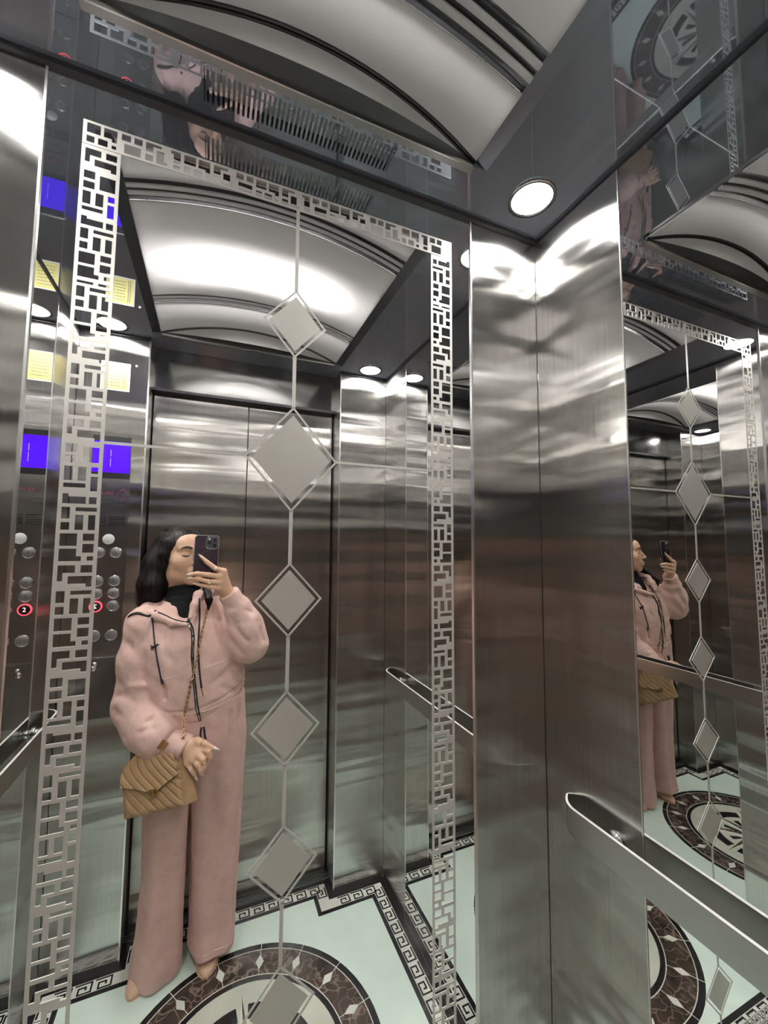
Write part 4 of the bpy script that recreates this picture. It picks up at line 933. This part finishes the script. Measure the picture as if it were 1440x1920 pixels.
# ------------------------------------------------------------------ phone held in the raised hand
M['phone']=plain('phone_case',(.022,.010,.020),.18,0,.5); M['lensglass']=plain('lens_glass',(.006,.006,.010),.06); M['camplate']=plain('camera_plate',(.075,.075,.085),.25,.3); M['phring']=plain('case_ring_print',(.035,.012,.020),.35)
ph=empty('phone',(-.014,1.606,1.45),'dark phone with three camera lenses held in the raised hand','phone')
def rrect(w_,h_,r,n=6):
    out=[]
    for cx_,cz_,a0 in((w_/2-r,h_/2-r,0),(-w_/2+r,h_/2-r,90),(-w_/2+r,-h_/2+r,180),(w_/2-r,-h_/2+r,270)):
        for k in range(n+1): a=math.radians(a0+90*k/n); out.append((cx_+r*math.cos(a),cz_+r*math.sin(a)))
    return out
pTL=Vector((-0.0553,1.6020,1.5318)); pTR=Vector((0.0234,1.6020,1.5300)); pw=(pTR-pTL).length
pxv=(pTR-pTL).normalized(); pzv=Vector((.02,.10,1)); pzv=(pzv-pxv*pzv.dot(pxv)).normalized(); pyv=pzv.cross(pxv)  # pyv points away from the camera
phh=.158; pc_=pTL+pxv*pw/2-pzv*phh/2
def pp_(a,b,t): q=pc_+pxv*a+pzv*b+pyv*t; return (q.x,q.y,q.z)
bevel(MB().prism(rrect(pw,phh,.011),pp_,0,.0095).build('case',M['phone'],ph,False),.0018,3)
pts=rrect(pw+.0004,phh+.0004,.0112); MB().tube([pp_(a,b,.0012) for a,b in pts+pts[:1]],.0011,6,False).build('case_rim',M['satin'],ph,True)
MB().prism(rrect(pw-.006,phh-.006,.009),pp_,.0094,.0104).build('screen',M['black'],ph)
cw=.0385; cx_,cz_=pw/2-.0035-cw/2,phh/2-.0035-cw*.5-.0035
cpl=bevel(MB().prism([(a+cx_,b+cz_) for a,b in rrect(cw,cw+.004,.010)],pp_,-.0024,.001).build('camera_plate',M['camplate'],ph,False),.0008,2)
pts=[(a+cx_,b+cz_) for a,b in rrect(cw+.0006,cw+.0046,.0103)]; MB().tube([pp_(a,b,-.0020) for a,b in pts+pts[:1]],.0010,6,False).build('plate_rim',M['chrome'],cpl,True)
def disc(a,b,r,t0,t1,nm,mt,par): return MB().prism([(a+r*math.cos(2*math.pi*k/20),b+r*math.sin(2*math.pi*k/20)) for k in range(20)],pp_,t0,t1).build(nm,M[mt],par)
for a,b in((-.0085,.0005),(.0085,.0105),(.0085,-.0095)):
    disc(cx_+a,cz_+b,.0075,-.0048,-.002,'lens_ring','black',cpl); disc(cx_+a,cz_+b,.0058,-.0051,-.004,'camera_lens','lensglass',cpl)
disc(cx_-.0090,cz_+.0135,.0030,-.0030,-.002,'flash','pearl',cpl); disc(cx_-.0090,cz_-.0135,.0026,-.0030,-.002,'sensor','black',cpl)
pts=[(.004+.0265*math.cos(2*math.pi*k/40),-.004+.0265*math.sin(2*math.pi*k/40)) for k in range(41)]
MB().tube([pp_(a,b,-.0001) for a,b in pts],.0013,5,False).build('magnet_ring',M['phring'],ph,True)
# ------------------------------------------------------------------ quilted handbag
def leather(name,c0,c1):
    m,nt,p=newmat(name); L=nt.links.new
    n1=noise(nt,(1,1,1),30,4,.6); n2=noise(nt,(1,1,1),600,2,.5)
    L(ramp(nt,n1,[(.3,c0),(.7,c1)]),p.inputs['Base Color']); p.inputs['Roughness'].default_value=.5; L(bump(nt,n2,.0003,.6),p.inputs['Normal']); return m
M['leather']=leather('caramel_leather',(.385,.245,.125),(.455,.30,.16)); M['leatherdk']=plain('dark_leather_edge',(.10,.055,.025),.6); M['chainm']=plain('antique_gold_chain',(.62,.44,.24),.3,1)
BLc=Vector((-0.2315,1.6150,0.6048)); BRc=Vector((-0.0577,1.5520,0.6432)); 
ba=(BRc-BLc); bw=ba.length; ba.normalize(); bu=Vector((.0,.16,1)); bu=(bu-ba*bu.dot(ba)).normalized(); bn=ba.cross(bu)     # bn points to the camera side
if bn.y>0: bn=-bn
bh=.198; dep=.062
bg=empty('handbag',tuple(BLc+ba*bw/2),'quilted caramel leather handbag with gold clasp hanging at the hip','handbag')
def bp(x,z,o):
    e=max(0,(z/bh-.55)/.45); x=x+(1-x/bw)*.055*e*e-(x/bw)*.012*e*e
    z=z*(1-.20*(x/bw)*(z/bh))
    q=BLc+ba*x+bu*z+bn*o; return (q.x,q.y,q.z)
def pad(x,z):  # chevron-free diagonal quilting
    t=((x*.80+z*.62)/.0225)%1.0; return .0050*(1-abs(2*t-1)**5)
def edge(x,z,x1,z1,r=.016):
    d=min(x,x1-x,z,z1-z); return -max(0,(1-d/r))**2*.008 if d<r else 0
nx,nz=110,90
def ftop(x): return bh-.004
mb=MB(); mb.grid(lambda i,j:bp(bw*i/nx,bh*j/nz,pad(bw*i/nx,bh*j/nz)+edge(bw*i/nx,bh*j/nz,bw,bh)),nx+1,nz+1)
o0=len(mb.v)
body_=mb.build('front_panel',M['leather'],bg,True,fix=False)
# body shell: gusset, bottom, back
sec=[(0,0),(.02,-.004),(.05,-.0055),(.10,-.004),(bh,0)]
mb=MB(); n=14
def gus(side):
    def g(i,j):
        o=-dep*i/10; bul=.034*math.sin(math.pi*i/10)*(1-.35*j/n); z=bh*j/n
        return bp((bw+bul) if side else -bul*.4,z+(0 if j else -.001)-.02*(j/n)*math.sin(math.pi*i/10)*1,o-.006*(i==0))
    return g
MB().grid(gus(1),11,n+1).build('side_gusset',M['leather'],bg,True,fix=False); MB().grid(gus(0),11,n+1).build('side_gusset',M['leather'],bg,True,fix=False)
MB().grid(lambda i,j:bp(bw*i/10,-.001-.004*math.sin(math.pi*j/6),-dep*j/6-.004),11,7).build('base_panel',M['leather'],bg,True,fix=False)
MB().grid(lambda i,j:bp(bw*i/12,bh*j/12,-dep-.006*math.sin(math.pi*i/12)*math.sin(math.pi*j/12)),13,13).build('back_panel',M['leather'],bg,True,fix=False)
MB().grid(lambda i,j:bp(bw*i/12,bh-.001+.004*math.sin(math.pi*j/8),-dep*j/8),13,9).build('top_panel',M['leather'],bg,True,fix=False)
for pts in ([(0,0),(bw,0),(bw,bh)],[(0,bh),(0,0)]):
    q=[]
    for k in range(len(pts)-1):
        for t in range(8): q.append(bp(*(mixp((*pts[k],0),(*pts[k+1],0),t/8)[:2]),-.007))
    q.append(bp(*pts[-1],-.007)); MB().tube(q,.0024,6).build('piping',M['leather'],bg,True)
# flap with slanting lower edge
xk=.105*bw/.19
def fl_low(x): return .097-.035*(x/xk)**1.6 if x<=xk else .062+(x-xk)/(bw-xk)*.052
mb=MB(); mb.grid(lambda i,j:(lambda x:(lambda z:bp(x,z,.0068+pad(x,z)*.9+.004*(1-j/60)))(fl_low(x)+(bh+.002-fl_low(x))*j/60))(bw*(.006+.988*i/nx)),nx+1,61)
fp=mb.build('flap',M['leather'],bg,True,fix=False)
MB().tube([bp(bw*(.006+.988*i/nx),fl_low(bw*(.006+.988*i/nx))-.0004,.0105) for i in range(nx+1)],.0022,6).build('flap_edge',M['leatherdk'],fp,True)
MB().grid(lambda i,j:bp(bw*i/12,bh+.002+.006*math.sin(math.pi*j/8),.0105-(dep+.006)*j/8),13,9).build('flap_top',M['leather'],fp,True,fix=False)
cz_=fl_low(xk)+.003
def bbox(x0,x1,z0,z1,o0,o1,nm,mt,par):
    return bevel(MB().prism([(x0,z0),(x1,z0),(x1,z1),(x0,z1)],lambda a,b,t:bp(a,b,t),o0,o1).build(nm,M[mt],par),.0012,2)
cl=bbox(xk-.013,xk+.013,cz_-.010,cz_+.012,.009,.0165,'clasp_plate','gold',bg)
bbox(xk-.005,xk+.004,cz_-.013,cz_+.008,.0165,.0215,'turn_lock','gold',cl); bbox(xk+.012,xk+.015,cz_+.0,cz_+.016,.009,.019,'clasp_bar','gold',cl)
# chain strap from the shoulder to the bag
cpts=[(0.0021,1.6620,1.3071),(-0.0036,1.6520,1.2659),(-0.0143,1.6400,1.2205),(-0.0259,1.6300,1.1573),(-0.0355,1.6220,1.0949),(-0.0453,1.6170,1.0423),(-0.0549,1.6130,0.9902),(-0.0628,1.6100,0.9384),(-0.0694,1.6060,0.9017)]
cl_=sub(cpts,10); 
cl_=[Vector(snap(hoodie_sdf,q[0],q[2],1.5,1.9,.0048)) for q in cl_]+[Vector((-.066,1.592,.845)),Vector(bp(bw*.93,bh+.006,-.02))]
L_=[0]
for a,b in zip(cl_,cl_[1:]): L_.append(L_[-1]+(b-a).length)
nk=int(L_[-1]/.0088); lk=[]
for k in range(nk+1):
    s_=L_[-1]*k/nk; i=max(0,min(len(cl_)-2,int(np.searchsorted(L_,s_))-1)); t=(s_-L_[i])/max(1e-6,L_[i+1]-L_[i]); lk.append((cl_[i].lerp(cl_[i+1],t),(cl_[i+1]-cl_[i]).normalized()))
mb=MB()
for k,(c,t) in enumerate(lk):
    u_=Vector((0,-1,0)); u_=(u_-t*u_.dot(t)).normalized(); v_=t.cross(u_)
    if k%2: u_,v_=v_,u_
    mb.tube([c+t*(.0066*math.cos(2*math.pi*q/10))+v_*(.0040*math.sin(2*math.pi*q/10)) for q in range(11)],.0014,5,False)
cs=mb.build('chain_strap',M['chainm'],bg,True,fix=False); tag(cs,kind='stuff')
MB().tube([q for q in cl_],.0015,5).build('strap_leather_core',M['leatherdk'],bg,True)
MB().tube([bp(bw*.05,bh+.004,-.02)]+[(-0.2126,1.6600,0.8012),(-0.2059,1.6800,0.7998)],.002,6).build('strap_end',M['chainm'],bg,True)

# ------------------------------------------------------------------ the woman herself, on the near side of the mirror (the phone is the camera); unseen mirrored copy, added for its pink reflection in the steel
def copy_tree(o,parent=None):
    c=o.copy(); COL.objects.link(c)
    if parent is not None:
        inv=o.matrix_parent_inverse.copy(); c.parent=parent; c.matrix_parent_inverse=inv
    for ch in list(o.children): copy_tree(ch,c)
    return c
for src,lab in((person,'woman on the near side of the mirror, holding the camera, just outside the view'),(bg,'handbag on the woman on the near side of the mirror, outside view')):
    r=copy_tree(src); r.location=(src.location.x,2*YF-src.location.y,src.location.z); r.scale=(1,-1,1); r['label']=lab
